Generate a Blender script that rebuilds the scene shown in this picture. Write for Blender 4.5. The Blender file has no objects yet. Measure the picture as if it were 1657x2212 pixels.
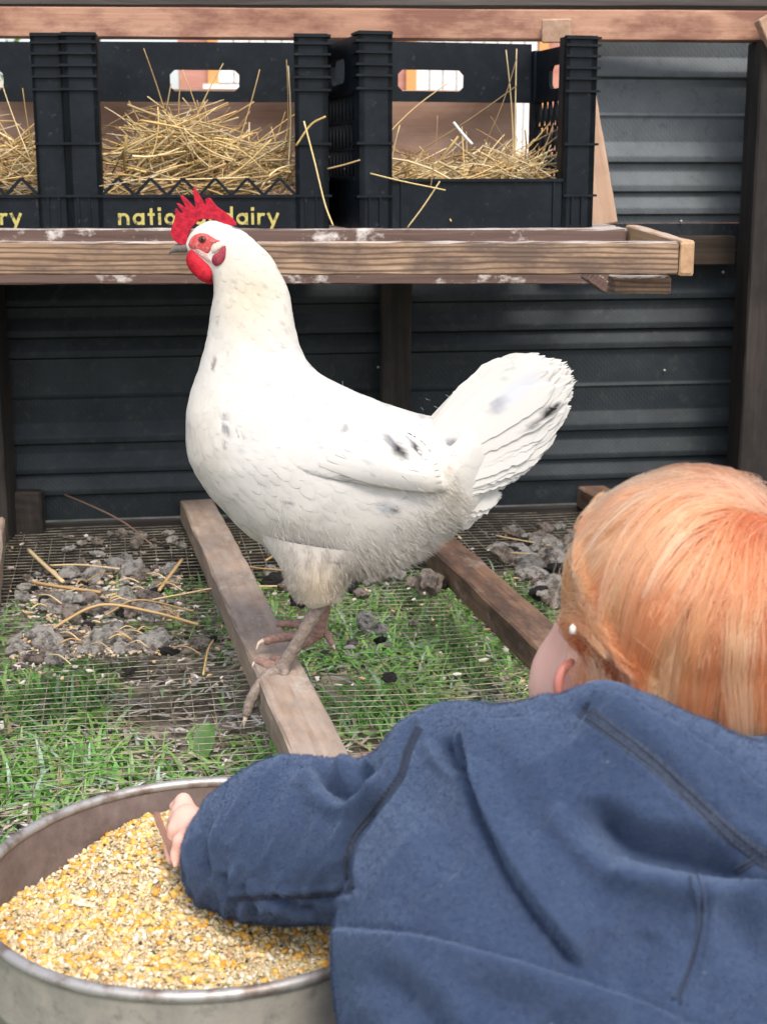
import bpy, bmesh, math, random
import numpy as np
from mathutils import Vector, Matrix, noise
from mathutils.bvhtree import BVHTree

random.seed(7)
RNG = np.random.default_rng(7)
S = bpy.context.scene
COL = S.collection
R = math.radians

# ------------------------------------------------------------------ camera, sky, sun, exposure
CAM_H = 0.668
PITCH = R(13.0)
cam_data = bpy.data.cameras.new('camera')
cam = bpy.data.objects.new('camera', cam_data)
COL.objects.link(cam)
cam.location = (0, 0, CAM_H)
cam.rotation_euler = (R(90) - PITCH, 0, 0)
cam_data.sensor_fit = 'VERTICAL'
cam_data.sensor_height = 24.0
cam_data.lens = 34.55
cam_data.clip_start = 0.05
cam_data.clip_end = 400
cam_data.dof.use_dof = True
cam_data.dof.focus_distance = 1.5
cam_data.dof.aperture_fstop = 9.0
S.camera = cam

SUN_EL, SUN_AZ = R(53), R(163)          # azimuth clockwise from +Y
world = bpy.data.worlds.new('World')
S.world = world
world.use_nodes = True
wn = world.node_tree
sky = wn.nodes.new('ShaderNodeTexSky')
sky.sky_type = 'NISHITA'
sky.sun_disc = False
sky.sun_elevation = SUN_EL
sky.sun_rotation = SUN_AZ
sky.air_density = 1.0
sky.dust_density = 3.0
hsv = wn.nodes.new('ShaderNodeHueSaturation')          # hazy bright overcast: a whiter sky
hsv.inputs['Saturation'].default_value = 0.48
wn.links.new(sky.outputs[0], hsv.inputs['Color'])
wn.links.new(hsv.outputs[0], wn.nodes['Background'].inputs['Color'])
wn.nodes['Background'].inputs['Strength'].default_value = 0.15
sun_data = bpy.data.lights.new('sun', 'SUN')
sun_data.energy = 1.25
sun_data.angle = R(14)
sun_data.color = (1.0, 0.90, 0.77)
sun = bpy.data.objects.new('sun', sun_data)
COL.objects.link(sun)
sdir = Vector((math.sin(SUN_AZ) * math.cos(SUN_EL), math.cos(SUN_AZ) * math.cos(SUN_EL), math.sin(SUN_EL)))
sun.rotation_euler = sdir.to_track_quat('Z', 'Y').to_euler()
S.view_settings.view_transform = 'Standard'
S.view_settings.look = 'None'
S.view_settings.gamma = 1.0
S.view_settings.use_curve_mapping = False
S.view_settings.exposure = 0.98

# ------------------------------------------------------------------ measuring helpers (photo measured at 1657 x 2212)
FPX = 3183.0
cT, sT = math.cos(PITCH), math.sin(PITCH)

def ray(u, v):
    x = (u - 828.5) / FPX
    y = (1106.0 - v) / FPX
    return Vector((x, cT + y * sT, -sT + y * cT))

EYE = Vector((0, 0, CAM_H))

def at(u, v, Y):
    d = ray(u, v)
    return EYE + d * (Y / d.y)

def atz(u, v, z):
    d = ray(u, v)
    return EYE + d * ((z - CAM_H) / d.z)

WALL_S = 0.149                                   # the back wall runs a little away to the right
def wall_y(x):
    return 2.403 + WALL_S * x

def atw(u, v, off=0.0):
    d = ray(u, v)
    t = (2.403 - off) / (d.y - WALL_S * d.x)
    return EYE + d * t

def pxm(Y, v=1106):
    """metres per measured pixel at depth Y"""
    return (at(829.5, v, Y) - at(828.5, v, Y)).length

# ------------------------------------------------------------------ object helpers
def tag(o, label=None, cat=None, group=None, kind=None):
    if label: o['label'] = label
    if cat: o['category'] = cat
    if group: o['group'] = group
    if kind: o['kind'] = kind
    return o

def empty(name, loc, label=None, cat=None, group=None):
    o = bpy.data.objects.new(name, None)
    COL.objects.link(o)
    o.location = loc
    o.empty_display_size = 0.05
    return tag(o, label, cat, group)

def set_parent(o, p):
    if p is None:
        return
    o.parent = p
    m = Matrix.Identity(4)
    q = p
    chain = []
    while q is not None:
        chain.append(q)
        q = q.parent
    for q in reversed(chain):
        m = m @ q.matrix_parent_inverse @ q.matrix_basis
    o.matrix_parent_inverse = m.inverted()

def link_mesh(name, me, parent=None, matrix=None):
    o = bpy.data.objects.new(name, me)
    COL.objects.link(o)
    if matrix is not None:
        o.matrix_basis = matrix
    set_parent(o, parent)
    return o

class MB:
    """collects vertices and faces (with material index and vertex colour) for ONE mesh"""
    def __init__(self):
        self.v, self.f, self.m, self.c = [], [], [], []
    def add(self, verts, faces, mi=0, col=None):
        b = len(self.v)
        self.v.extend([tuple(p) for p in verts])
        self.f.extend([tuple(i + b for i in f) for f in faces])
        self.m.extend([mi] * len(faces))
        if col is None: col = (1, 1, 1)
        if len(col) and not hasattr(col[0], '__len__'):
            self.c.extend([tuple(col)] * len(verts))
        else:
            self.c.extend([tuple(c) for c in col])
    def box(self, x0, x1, y0, y1, z0, z1, mi=0, col=None):
        v = [(x0,y0,z0),(x1,y0,z0),(x1,y1,z0),(x0,y1,z0),(x0,y0,z1),(x1,y0,z1),(x1,y1,z1),(x0,y1,z1)]
        f = [(0,3,2,1),(4,5,6,7),(0,1,5,4),(1,2,6,5),(2,3,7,6),(3,0,4,7)]
        self.add(v, f, mi, col)
    def bar(self, a, b, w, d, nrm, mi=0, col=None):
        a, b, nrm = Vector(a), Vector(b), Vector(nrm).normalized()
        t = (b - a).normalized()
        s = t.cross(nrm).normalized() * (w / 2)
        n = nrm * (d / 2)
        v = [a-s-n, a+s-n, a+s+n, a-s+n, b-s-n, b+s-n, b+s+n, b-s+n]
        f = [(0,1,2,3),(7,6,5,4),(0,4,5,1),(1,5,6,2),(2,6,7,3),(3,7,4,0)]
        self.add(v, f, mi, col)
    def tube(self, pts, rad, n=6, mi=0, col=None, cap=True):
        pts = [Vector(p) for p in pts]
        if not hasattr(rad, '__len__'): rad = [rad] * len(pts)
        T = []
        for i in range(len(pts)):
            a = pts[max(i-1, 0)]; b = pts[min(i+1, len(pts)-1)]
            d = b - a
            T.append(d.normalized() if d.length > 1e-9 else Vector((0,0,1)))
        ref = Vector((0,0,1)) if abs(T[0].z) < 0.9 else Vector((1,0,0))
        N = T[0].cross(ref).normalized()
        vs, fs = [], []
        for i, p in enumerate(pts):
            N = (N - T[i] * N.dot(T[i])).normalized()
            B = T[i].cross(N)
            for k in range(n):
                a = 2*math.pi*k/n
                vs.append(p + (N*math.cos(a) + B*math.sin(a)) * rad[i])
        for i in range(len(pts)-1):
            for k in range(n):
                k2 = (k+1) % n
                fs.append((i*n+k, i*n+k2, (i+1)*n+k2, (i+1)*n+k))
        if cap:
            fs.append(tuple(range(n-1, -1, -1)))
            e = (len(pts)-1)*n
            fs.append(tuple(range(e, e+n)))
        self.add(vs, fs, mi, col)
    def mesh(self, name, mats=(), smooth=False, color=False):
        me = bpy.data.meshes.new(name)
        me.from_pydata(self.v, [], self.f)
        for m in mats: me.materials.append(m)
        if len(mats) > 1:
            me.polygons.foreach_set('material_index', self.m)
        if smooth:
            me.polygons.foreach_set('use_smooth', [True] * len(me.polygons))
        if color:
            ca = me.color_attributes.new('Col', 'FLOAT_COLOR', 'POINT')
            arr = np.ones((len(self.v), 4), dtype=np.float32)
            arr[:, :3] = np.array(self.c, dtype=np.float32)
            ca.data.foreach_set('color', arr.ravel())
        me.update()
        return me
    def build(self, name, mats=(), parent=None, smooth=False, color=False, matrix=None):
        return link_mesh(name, self.mesh(name, mats, smooth, color), parent, matrix)

def catmull(P, n):
    """dense Catmull-Rom through the rows of P (numpy)"""
    P = np.asarray(P, float)
    Q = np.vstack([2*P[0]-P[1], P, 2*P[-1]-P[-2]])
    out = []
    for i in range(1, len(Q)-2):
        p0, p1, p2, p3 = Q[i-1], Q[i], Q[i+1], Q[i+2]
        for t in np.linspace(0, 1, n, endpoint=False):
            out.append(0.5*((2*p1)+(-p0+p2)*t+(2*p0-5*p1+4*p2-p3)*t*t+(-p0+3*p1-3*p2+p3)*t**3))
    out.append(P[-1])
    return np.array(out)

# ------------------------------------------------------------------ materials
def new_mat(name):
    m = bpy.data.materials.new(name)
    m.use_nodes = True
    return m, m.node_tree, m.node_tree.nodes['Principled BSDF']

class G:
    """tiny node graph writer"""
    def __init__(self, nt): self.nt = nt
    def n(self, typ, **kw):
        nd = self.nt.nodes.new('ShaderNode' + typ)
        for k, v in kw.items():
            if k in nd.inputs: 
                if hasattr(v, 'is_output') or isinstance(v, bpy.types.NodeSocket): self.nt.links.new(v, nd.inputs[k])
                else: nd.inputs[k].default_value = v
            else: setattr(nd, k, v)
        return nd
    def l(self, a, b): self.nt.links.new(a, b)
    def coords(self, scale=(1,1,1), kind='Object', rnd=True):
        tc = self.n('TexCoord')
        src = tc.outputs[kind]
        if rnd:
            oi = self.n('ObjectInfo')
            mul = self.n('VectorMath', operation='SCALE')
            cmb = self.n('CombineXYZ')
            for k in range(3): self.l(oi.outputs['Random'], cmb.inputs[k])
            self.l(cmb.outputs[0], mul.inputs[0]); mul.inputs['Scale'].default_value = 7.3
            ad = self.n('VectorMath', operation='ADD')
            self.l(src, ad.inputs[0]); self.l(mul.outputs[0], ad.inputs[1])
            src = ad.outputs[0]
        mp = self.n('Mapping'); mp.inputs['Scale'].default_value = scale
        self.l(src, mp.inputs['Vector'])
        return mp.outputs[0]
    def noise(self, vec, scale, detail=4, rough=0.55, dist=0.0):
        nd = self.n('TexNoise', Scale=scale, Detail=detail, Roughness=rough, Distortion=dist)
        self.l(vec, nd.inputs['Vector'])
        return nd.outputs['Fac']
    def ramp(self, fac, stops):
        nd = self.n('ValToRGB')
        el = nd.color_ramp.elements
        while len(el) > len(stops): el.remove(el[-1])
        while len(el) < len(stops): el.new(0.5)
        for e, (p, c) in zip(el, stops):
            e.position = p
            e.color = (c, c, c, 1) if not hasattr(c, '__len__') else (*c, 1)
        self.l(fac, nd.inputs[0])
        return nd.outputs[0]
    def mix(self, fac, a, b, mode='MIX'):
        nd = self.n('Mix', data_type='RGBA', blend_type=mode)
        for s, val in ((nd.inputs[0], fac), (nd.inputs[6], a), (nd.inputs[7], b)):
            if isinstance(val, bpy.types.NodeSocket): self.l(val, s)
            elif hasattr(val, '__len__'): s.default_value = (*val, 1)
            else: s.default_value = val
        return nd.outputs[2]
    def bump(self, h, strength, dist, bsdf, prev=None):
        nd = self.n('Bump'); nd.inputs['Strength'].default_value = strength
        nd.inputs['Distance'].default_value = dist
        self.l(h, nd.inputs['Height'])
        if prev is not None: self.l(prev, nd.inputs['Normal'])
        if bsdf is not None: self.l(nd.outputs[0], bsdf.inputs['Normal'])
        return nd.outputs[0]
    def math(self, op, a, b=0.0):
        nd = self.n('Math', operation=op)
        for s, val in ((nd.inputs[0], a), (nd.inputs[1], b)):
            if isinstance(val, bpy.types.NodeSocket): self.l(val, s)
            else: s.default_value = val
        return nd.outputs[0]

def wood(name, dark, light, grain=1.0, stain=None, stain_amt=0.5, grime=None, rough=0.75, figure=0.0, fouled=0.0):
    m, nt, b = new_mat(name)
    g = G(nt)
    v = g.coords((2.2, 60*grain, 60*grain))
    f1 = g.noise(v, 1.3, 6, 0.65, 0.6)
    v2 = g.coords((9, 260, 260))
    f2 = g.noise(v2, 1.0, 3, 0.6)
    c = g.ramp(f1, [(0.30, dark), (0.5, tuple((a+d)/2 for a, d in zip(dark, light))), (0.70, light)])
    c = g.mix(g.math('MULTIPLY', f2, 0.45), c, tuple(x*0.55 for x in dark))
    hsrc = f2
    if figure:
        vw = g.coords((1.0, 7.5, 9.5))
        w = g.n('TexWave', Scale=5.5, Distortion=7.0, Detail=3.0); w.inputs['Detail Scale'].default_value = 0.9
        w.bands_direction = 'Z'
        g.l(vw, w.inputs['Vector'])
        wf = g.ramp(w.outputs['Fac'], [(0.0, 1.0), (0.28, 0.55), (0.55, 0.0)])
        c = g.mix(g.math('MULTIPLY', wf, figure), c, tuple(x*0.35 for x in dark))
    if grime is not None:
        vg = g.coords((5, 12, 12))
        gf = g.ramp(g.noise(vg, 1.6, 5, 0.7), [(0.42, 0.0), (0.60, 1.0)])
        c = g.mix(g.math('MULTIPLY', gf, 0.75), c, grime)
    if stain is not None:
        vs = g.coords((14, 22, 22))
        sf = g.ramp(g.noise(vs, 1.4, 6, 0.72), [(0.56, 0.0), (0.68, 1.0)])
        c = g.mix(g.math('MULTIPLY', sf, stain_amt), c, stain)
    if fouled:      # droppings dried on the upper faces
        ge = g.n('NewGeometry'); sp = g.n('SeparateXYZ'); g.l(ge.outputs['Normal'], sp.inputs[0])
        up = g.ramp(sp.outputs['Z'], [(0.55, 0.0), (0.85, 1.0)])
        vf = g.coords((16, 40, 40))
        ff_ = g.ramp(g.noise(vf, 1.2, 6, 0.7), [(0.36, 0.15), (0.56, 1.0)])
        c = g.mix(g.math('MULTIPLY', g.math('MULTIPLY', up, ff_), fouled), c, (0.50,0.455,0.43))
    g.l(c, b.inputs['Base Color'])
    b.inputs['Roughness'].default_value = rough
    b.inputs['Specular IOR Level'].default_value = 0.3
    hb = g.bump(f1, 0.25, 0.004, None)
    g.bump(hsrc, 0.35, 0.0012, b, hb)
    return m

def vcol_mat(name, rough=0.6, noise_scale=None, noise_amt=0.2, bump=None, spec=0.4, sheen=0.0, sss=0.0, trans=0.0):
    m, nt, b = new_mat(name)
    g = G(nt)
    a = g.n('VertexColor'); a.layer_name = 'Col'
    c = a.outputs['Color']
    if noise_scale:
        v = g.coords((1,1,1), rnd=False)
        f = g.noise(v, noise_scale, 4, 0.6)
        c = g.mix(g.ramp(f, [(0.3, noise_amt), (0.7, 0.0)]), c, (0.02, 0.015, 0.01))
        if bump: g.bump(f, bump[0], bump[1], b)
    g.l(c, b.inputs['Base Color'])
    b.inputs['Roughness'].default_value = rough
    b.inputs['Specular IOR Level'].default_value = spec
    if sheen: b.inputs['Sheen Weight'].default_value = sheen
    if sss:
        b.inputs['Subsurface Weight'].default_value = sss
        b.inputs['Subsurface Scale'].default_value = 0.006
    if trans:
        tr = g.n('BsdfTranslucent'); g.l(c, tr.inputs['Color'])
        mx = g.n('MixShader'); mx.inputs[0].default_value = trans
        g.l(b.outputs[0], mx.inputs[1]); g.l(tr.outputs[0], mx.inputs[2])
        g.l(mx.outputs[0], nt.nodes['Material Output'].inputs['Surface'])
    return m

def plain(name, col, rough=0.6, metal=0.0, nscale=None, col2=None, lo=0.35, hi=0.65, bump=None, spec=0.5, sss=0.0):
    m, nt, b = new_mat(name)
    g = G(nt)
    b.inputs['Base Color'].default_value = (*col, 1)
    b.inputs['Roughness'].default_value = rough
    b.inputs['Metallic'].default_value = metal
    b.inputs['Specular IOR Level'].default_value = spec
    if sss:
        b.inputs['Subsurface Weight'].default_value = sss
        b.inputs['Subsurface Scale'].default_value = 0.01
        b.inputs['Subsurface Radius'].default_value = (1.0, 0.35, 0.2)
    if nscale:
        v = g.coords((1,1,1))
        f = g.noise(v, nscale, 6, 0.65)
        if col2: g.l(g.mix(g.ramp(f, [(lo, 0.0), (hi, 1.0)]), col, col2), b.inputs['Base Color'])
        if bump: g.bump(f, bump[0], bump[1], b)
    return m

M = {}
M['joist'] = wood('joist wood', (0.25,0.165,0.115), (0.47,0.345,0.26), stain=(0.50,0.47,0.43), stain_amt=0.5, grime=(0.18,0.14,0.115), fouled=0.25)
M['joist_dark'] = wood('joist wood brown', (0.125,0.066,0.04), (0.31,0.19,0.13), stain=(0.42,0.39,0.36), stain_amt=0.35, grime=(0.05,0.035,0.03))
M['ledge_front'] = wood('ledge front wood', (0.25,0.155,0.098), (0.48,0.335,0.225), figure=0.85, grime=(0.075,0.052,0.045), fouled=0.8)
M['ledge_back'] = wood('ledge fouled wood', (0.09,0.055,0.045), (0.20,0.13,0.11), stain=(0.62,0.57,0.54), stain_amt=0.9, fouled=0.9)
M['ledge_end'] = wood('ledge end wood', (0.36,0.21,0.115), (0.58,0.39,0.235), fouled=0.5)
M['beam'] = wood('beam wood', (0.36,0.19,0.125), (0.53,0.315,0.22), grain=0.5, grime=(0.16,0.065,0.05))
M['pale'] = wood('pale wood', (0.36,0.22,0.15), (0.52,0.36,0.26), grain=0.6)
M['dark_wood'] = wood('dark weathered wood', (0.014,0.011,0.010), (0.050,0.040,0.035), grime=(0.012,0.010,0.010))
M['rail'] = wood('rail wood', (0.02,0.014,0.010), (0.055,0.038,0.026))
M['grey_wood'] = wood('grey plank wood', (0.035,0.03,0.028), (0.12,0.105,0.095))
M['ply'] = wood('nest back wood', (0.44,0.27,0.20), (0.60,0.42,0.33), grain=0.35, grime=(0.36,0.21,0.15))

# corrugated metal with a fine embossed stucco
m, nt, b = new_mat('galvanised sheet')
g = G(nt)
v = g.coords((1,1,1))
w1 = g.n('TexWave', Scale=62.0, Distortion=0.6); w1.bands_direction = 'DIAGONAL'
w2 = g.n('TexWave', Scale=62.0, Distortion=0.6); w2.bands_direction = 'X'
g.l(v, w1.inputs['Vector']); g.l(v, w2.inputs['Vector'])
emb = g.math('ADD', w1.outputs['Fac'], w2.outputs['Fac'])
f = g.noise(v, 9, 6, 0.7)
f2 = g.noise(v, 60, 4, 0.7)
c = g.ramp(f, [(0.3, (0.010,0.014,0.018)), (0.7, (0.027,0.034,0.040))])  # shade below the ledge is put into this dark base colour
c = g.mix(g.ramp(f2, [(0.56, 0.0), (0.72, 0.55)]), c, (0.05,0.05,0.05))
g.l(c, b.inputs['Base Color'])
b.inputs['Metallic'].default_value = 0.25
b.inputs['Roughness'].default_value = 0.58
b.inputs['Specular IOR Level'].default_value = 0.3
g.bump(emb, 0.16, 0.0008, b)
M['metal_shaded'] = m
m2_ = m.copy(); m2_.name = 'galvanised sheet unshaded'  # same sheet without the painted shade, for the upper panel
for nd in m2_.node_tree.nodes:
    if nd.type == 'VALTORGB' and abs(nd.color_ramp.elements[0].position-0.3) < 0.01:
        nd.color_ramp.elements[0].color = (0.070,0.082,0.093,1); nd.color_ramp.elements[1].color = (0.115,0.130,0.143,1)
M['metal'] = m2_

m, nt, b = new_mat('crate plastic')
g = G(nt)
v = g.coords((1,1,1))
f = g.noise(v, 22, 7, 0.75)
c = g.ramp(f, [(0.45, (0.0015,0.0040,0.0075)), (0.72, (0.008,0.013,0.018))])
f2 = g.noise(v, 90, 3, 0.7)
c = g.mix(g.ramp(f2, [(0.63, 0.0), (0.76, 0.35)]), c, (0.09,0.09,0.09))
g.l(c, b.inputs['Base Color'])
b.inputs['Roughness'].default_value = 0.5
b.inputs['Specular IOR Level'].default_value = 0.22
g.bump(f, 0.15, 0.002, b)
M['crate'] = m
M['letter'] = plain('gold print', (0.42,0.36,0.10), 0.6, 0, 140, (0.05,0.05,0.03), 0.54, 0.66)
M['wire'] = plain('mesh wire', (0.38,0.345,0.285), 0.55, 0.35, 40, (0.12,0.10,0.08), 0.4, 0.6)
M['zinc'] = plain('zinc screw', (0.7,0.7,0.7), 0.3, 0.9)

# ------------------------------------------------------------------ ground
def vcurve_noise(x, y, s, o=0.0):
    return noise.noise(Vector((x*s + o, y*s - o, o*1.7)))

m, nt, b = new_mat('soil and turf')
g = G(nt)
v = g.coords((1,1,1), rnd=False)
f = g.noise(v, 9, 8, 0.7)
f2 = g.noise(v, 70, 6, 0.75)
c = g.ramp(f, [(0.38, (0.10,0.14,0.05)), (0.52, (0.24,0.20,0.165)), (0.66, (0.42,0.36,0.32))])
c = g.mix(g.ramp(f2, [(0.5, 0.0), (0.72, 0.8)]), c, (0.035,0.03,0.024))
g.l(c, b.inputs['Base Color'])
b.inputs['Roughness'].default_value = 0.95
g.bump(f2, 0.8, 0.01, b)
M['soil'] = m

mb = MB()
gx = list(np.linspace(-0.9, 0.9, 70)); gy = list(np.linspace(0.3, 2.7, 90))
gx = [-60, -20, -6, -2] + gx + [2, 6, 20, 60]
gy = [-60, -20, -6, -1] + gy + [3.5, 6, 12, 25, 80]
vs = []
for y in gy:
    for x in gx:
        z = 0.0
        if -1 < x < 1 and 0.25 < y < 2.75:
            z = 0.006*vcurve_noise(x, y, 7) + 0.004*vcurve_noise(x, y, 22, 3)
        vs.append((x, y, z))
nx = len(gx)
fs = [(j*nx+i, j*nx+i+1, (j+1)*nx+i+1, (j+1)*nx+i) for j in range(len(gy)-1) for i in range(nx-1)]
mb.add(vs, fs)
tag(mb.build('ground', [M['soil']], smooth=True), kind='structure')

# grass, clover and litter under the wire
M['grass'] = vcol_mat('grass blades', 0.45, spec=0.45, trans=0.35)
def lushness(x, y):
    """-1 bare .. 1 lush, set from what grows where in the photo"""
    d = 0.20 + 1.0*vcurve_noise(x, y, 4.0, 2.0)
    for (u, vv, ru, s) in ((440,1560,140,-1.6),(560,1540,100,-1.3),(300,1400,110,-0.4),(720,1470,45,-2.0),(700,1400,60,-0.6),
                           (900,1360,190,0.9),(150,1500,110,0.7),(80,1700,130,0.5),(300,1680,120,0.25),(800,1540,70,0.8),
                           (1000,1500,110,-0.35),(580,1650,60,0.6),(800,1650,60,-1.6)):
        p = atz(u, vv, 0.0)
        r = ru * 0.00055
        d += s * math.exp(-((x-p.x)**2 + ((y-p.y)*0.8)**2) / (r*r))
    return d

def blade(mb, x, y, L, w, az, lean, col, curl):
    dx, dy = math.cos(az), math.sin(az)
    sx, sy = -dy, dx
    vs = []
    n = 4
    for k in range(n+1):
        t = k/n
        out = lean*L*(t**1.6); z = L*t*(1-0.45*lean*t) - curl*L*t**3*0.4
        ww = w*(1-t**2.2)*0.5 + 0.00012
        cx, cy = x+dx*out, y+dy*out
        vs += [(cx-sx*ww, cy-sy*ww, max(z, 0.001)), (cx+sx*ww, cy+sy*ww, max(z, 0.001))]
    fs = [(2*k, 2*k+1, 2*k+3, 2*k+2) for k in range(n)]
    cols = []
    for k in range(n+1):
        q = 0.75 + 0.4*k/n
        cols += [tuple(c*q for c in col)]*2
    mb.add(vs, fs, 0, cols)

mb = MB()
cnt = 0
while cnt < 14000:
    x = random.uniform(-0.75, 0.62); y = random.uniform(0.55, 2.42)
    if random.random() < 0.45: y = random.uniform(1.15, 2.0)
    d = lushness(x, y)
    if random.random() > max(0.03, min(1.0, 0.25 + 0.75*d)): continue
    cnt += 1
    L = random.uniform(0.016, 0.055) * (0.8 + 0.8*max(0, min(1.2, d)))
    hue = random.random()
    if hue < 0.48: col = (0.18+0.10*random.random(), 0.42+0.16*random.random(), 0.12)
    elif hue < 0.76: col = (0.36, 0.54+0.08*random.random(), 0.20)
    elif hue < 0.94: col = (0.48, 0.64, 0.50)
    else: col = (0.50, 0.42, 0.24)
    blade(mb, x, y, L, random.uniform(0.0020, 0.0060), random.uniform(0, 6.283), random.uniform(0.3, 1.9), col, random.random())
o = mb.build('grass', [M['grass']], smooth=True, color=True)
tag(o, 'bright green grass growing under the wire mesh floor', kind='stuff')

mb = MB()
for i in range(8000):
    x = random.uniform(-0.7, 0.55); y = random.uniform(1.1, 2.4)
    d = lushness(x, y)
    pz = atz(1010, 1500, 0)
    near = math.exp(-((x-pz.x)**2+(y-pz.y)**2)/0.02)
    if random.random() > 0.35 + 0.65*near or d < -0.3: continue
    z = random.uniform(0.004, 0.022)
    r = random.uniform(0.0025, 0.0065)
    az = random.uniform(0, 6.283); tilt = random.uniform(-0.5, 0.5)
    cc = (0.28+0.12*near, 0.42+0.08*random.random(), 0.13+0.06*near)
    vs = [(x, y, z)]
    for k in range(7):
        a = az + 2*math.pi*k/7
        vs.append((x+r*math.cos(a), y+r*math.sin(a)*0.8, z + r*tilt*math.cos(a-az) + 0.0012))
    mb.add(vs, [(0, 1+k, 1+(k+1) % 7) for k in range(7)], 0, cc)
tag(mb.build('chickweed', [M['grass']], smooth=True, color=True), 'small round chickweed leaves among the grass', kind='stuff')

# bits of straw, shavings and dry litter lying on the bare soil
mb = MB()
for i in range(6500):
    x = random.uniform(-0.65, 0.5); y = random.uniform(1.12, 2.3)
    if lushness(x, y) > 0.35 and random.random() < 0.8: continue
    a = random.uniform(0, 3.14); L = random.uniform(0.004, 0.02); w = random.uniform(0.0008, 0.0032)
    z = random.uniform(0.003, 0.012)
    ca, sa = math.cos(a), math.sin(a)
    q = random.uniform(0.5, 1.0)
    cc = random.choice([(0.66*q,0.54*q,0.42*q), (0.58*q,0.50*q,0.46*q), (0.80*q,0.75*q,0.71*q), (0.20*q,0.15*q,0.11*q)])
    dz = random.uniform(-0.003, 0.003)
    mb.add([(x-ca*L-sa*w, y-sa*L+ca*w, z-dz), (x-ca*L+sa*w, y-sa*L-ca*w, z-dz), (x+ca*L+sa*w, y+sa*L-ca*w, z+dz), (x+ca*L-sa*w, y+sa*L+ca*w, z+dz)],
           [(0,1,2,3)], 0, cc)
M['litter'] = vcol_mat('dry litter', 0.85)
tag(mb.build('litter', [M['litter']], color=True), 'dry straw bits and shavings on the bare soil', kind='stuff')

# broad weed leaves
M['leaf'] = plain('weed leaf', (0.09,0.20,0.035), 0.45, 0, 60, (0.05,0.12,0.025), bump=(0.3, 0.002))
def leaf_obj(name, p, L, w, az, tilt, label):
    mb = MB(); n = 9
    vs, fs = [], []
    for k in range(n+1):
        t = k/n; ww = w*math.sin(math.pi*min(1, t*0.97+0.03))**0.7*0.5
        z = L*t*math.sin(tilt)*(1-0.3*t)
        d = L*t*math.cos(tilt)
        for s in (-1, 0, 1):
            vs.append((d*math.cos(az)-s*ww*math.sin(az), d*math.sin(az)+s*ww*math.cos(az), z + (0.12*w if s else 0)))
    for k in range(n):
        for s in range(2):
            fs.append((3*k+s, 3*k+s+1, 3*k+4+s, 3*k+3+s))
    mb.add(vs, fs)
    o = mb.build(name, [M['leaf']], smooth=True)
    o.location = p
    return tag(o, label, 'leaf')
leaf_obj('weed_leaf', atz(435,1650,0.004), 0.062, 0.026, 1.3, 1.15, 'broad green weed leaf upright behind the pan rim')
leaf_obj('weed_leaf', atz(100,1600,0.004), 0.10, 0.020, 0.6, 0.35, 'long blue-green leaf lying at far left under the mesh')
leaf_obj('weed_leaf', atz(30,1735,0.004), 0.10, 0.030, 2.6, 0.3, 'wide green leaf at the left edge above the pan')
leaf_obj('weed_leaf', atz(105,1500,0.004), 0.05, 0.016, 1.7, 1.2, 'short upright bright leaf near the left joist')

# paver and old lid lying on the ground
def slab_mesh(name, pts, z0, z1, mats):
    bm = bmesh.new()
    vs = [bm.verts.new((p[0], p[1], z0)) for p in pts]
    fc = bm.faces.new(vs)
    ex = bmesh.ops.extrude_face_region(bm, geom=[fc])
    for e in ex['geom']:
        if isinstance(e, bmesh.types.BMVert): e.co.z = z1
    bmesh.ops.recalc_face_normals(bm, faces=bm.faces)
    bmesh.ops.bevel(bm, geom=[e for e in bm.edges], offset=0.002, segments=2, affect='EDGES')
    me = bpy.data.meshes.new(name); bm.to_mesh(me); bm.free()
    for q in mats: me.materials.append(q)
    return me
M['paver'] = plain('paver', (0.42,0.33,0.29), 0.9, 0, 60, (0.30,0.23,0.20), bump=(0.4, 0.003))
pp = [atz(u, v_, 0.014) for u, v_ in ((690,1462),(752,1448),(782,1500),(716,1520))]
tag(link_mesh('paver', slab_mesh('paver', pp, 0.0, 0.014, [M['paver']])), 'pinkish stone paver in the grass beside the front of the perch joist', 'paver')
mb = MB()
pc = atz(852, 1690, 0.05)
n = 40
prof = [(0.0,0.012),(0.062,0.012),(0.070,0.016),(0.076,0.016),(0.078,0.010),(0.078,0.0)]
vs = []; fs = []
for i in range(n):
    a = 2*math.pi*i/n
    for (r_, z_) in prof: vs.append((pc.x+r_*math.cos(a), pc.y+r_*math.sin(a), 0.04+z_))
K = len(prof)
for i in range(n):
    for k in range(K-1):
        j = (i+1) % n
        fs.append((i*K+k, j*K+k, j*K+k+1, i*K+k+1))
mb.add(vs, fs)
M['rust_lid'] = plain('rusty lid', (0.36,0.28,0.235), 0.7, 0.1, 55, (0.19,0.085,0.06), 0.5, 0.62, bump=(0.3, 0.002))
tag(mb.build('round_lid', [M['rust_lid']], smooth=True), 'round speckled rusty lid half hidden behind the shoulder', 'lid')

# ------------------------------------------------------------------ coop
coop = empty('chicken_coop', (0, wall_y(0), 0), 'dark timber and corrugated metal chicken coop with wire floor', 'chicken coop')

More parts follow.
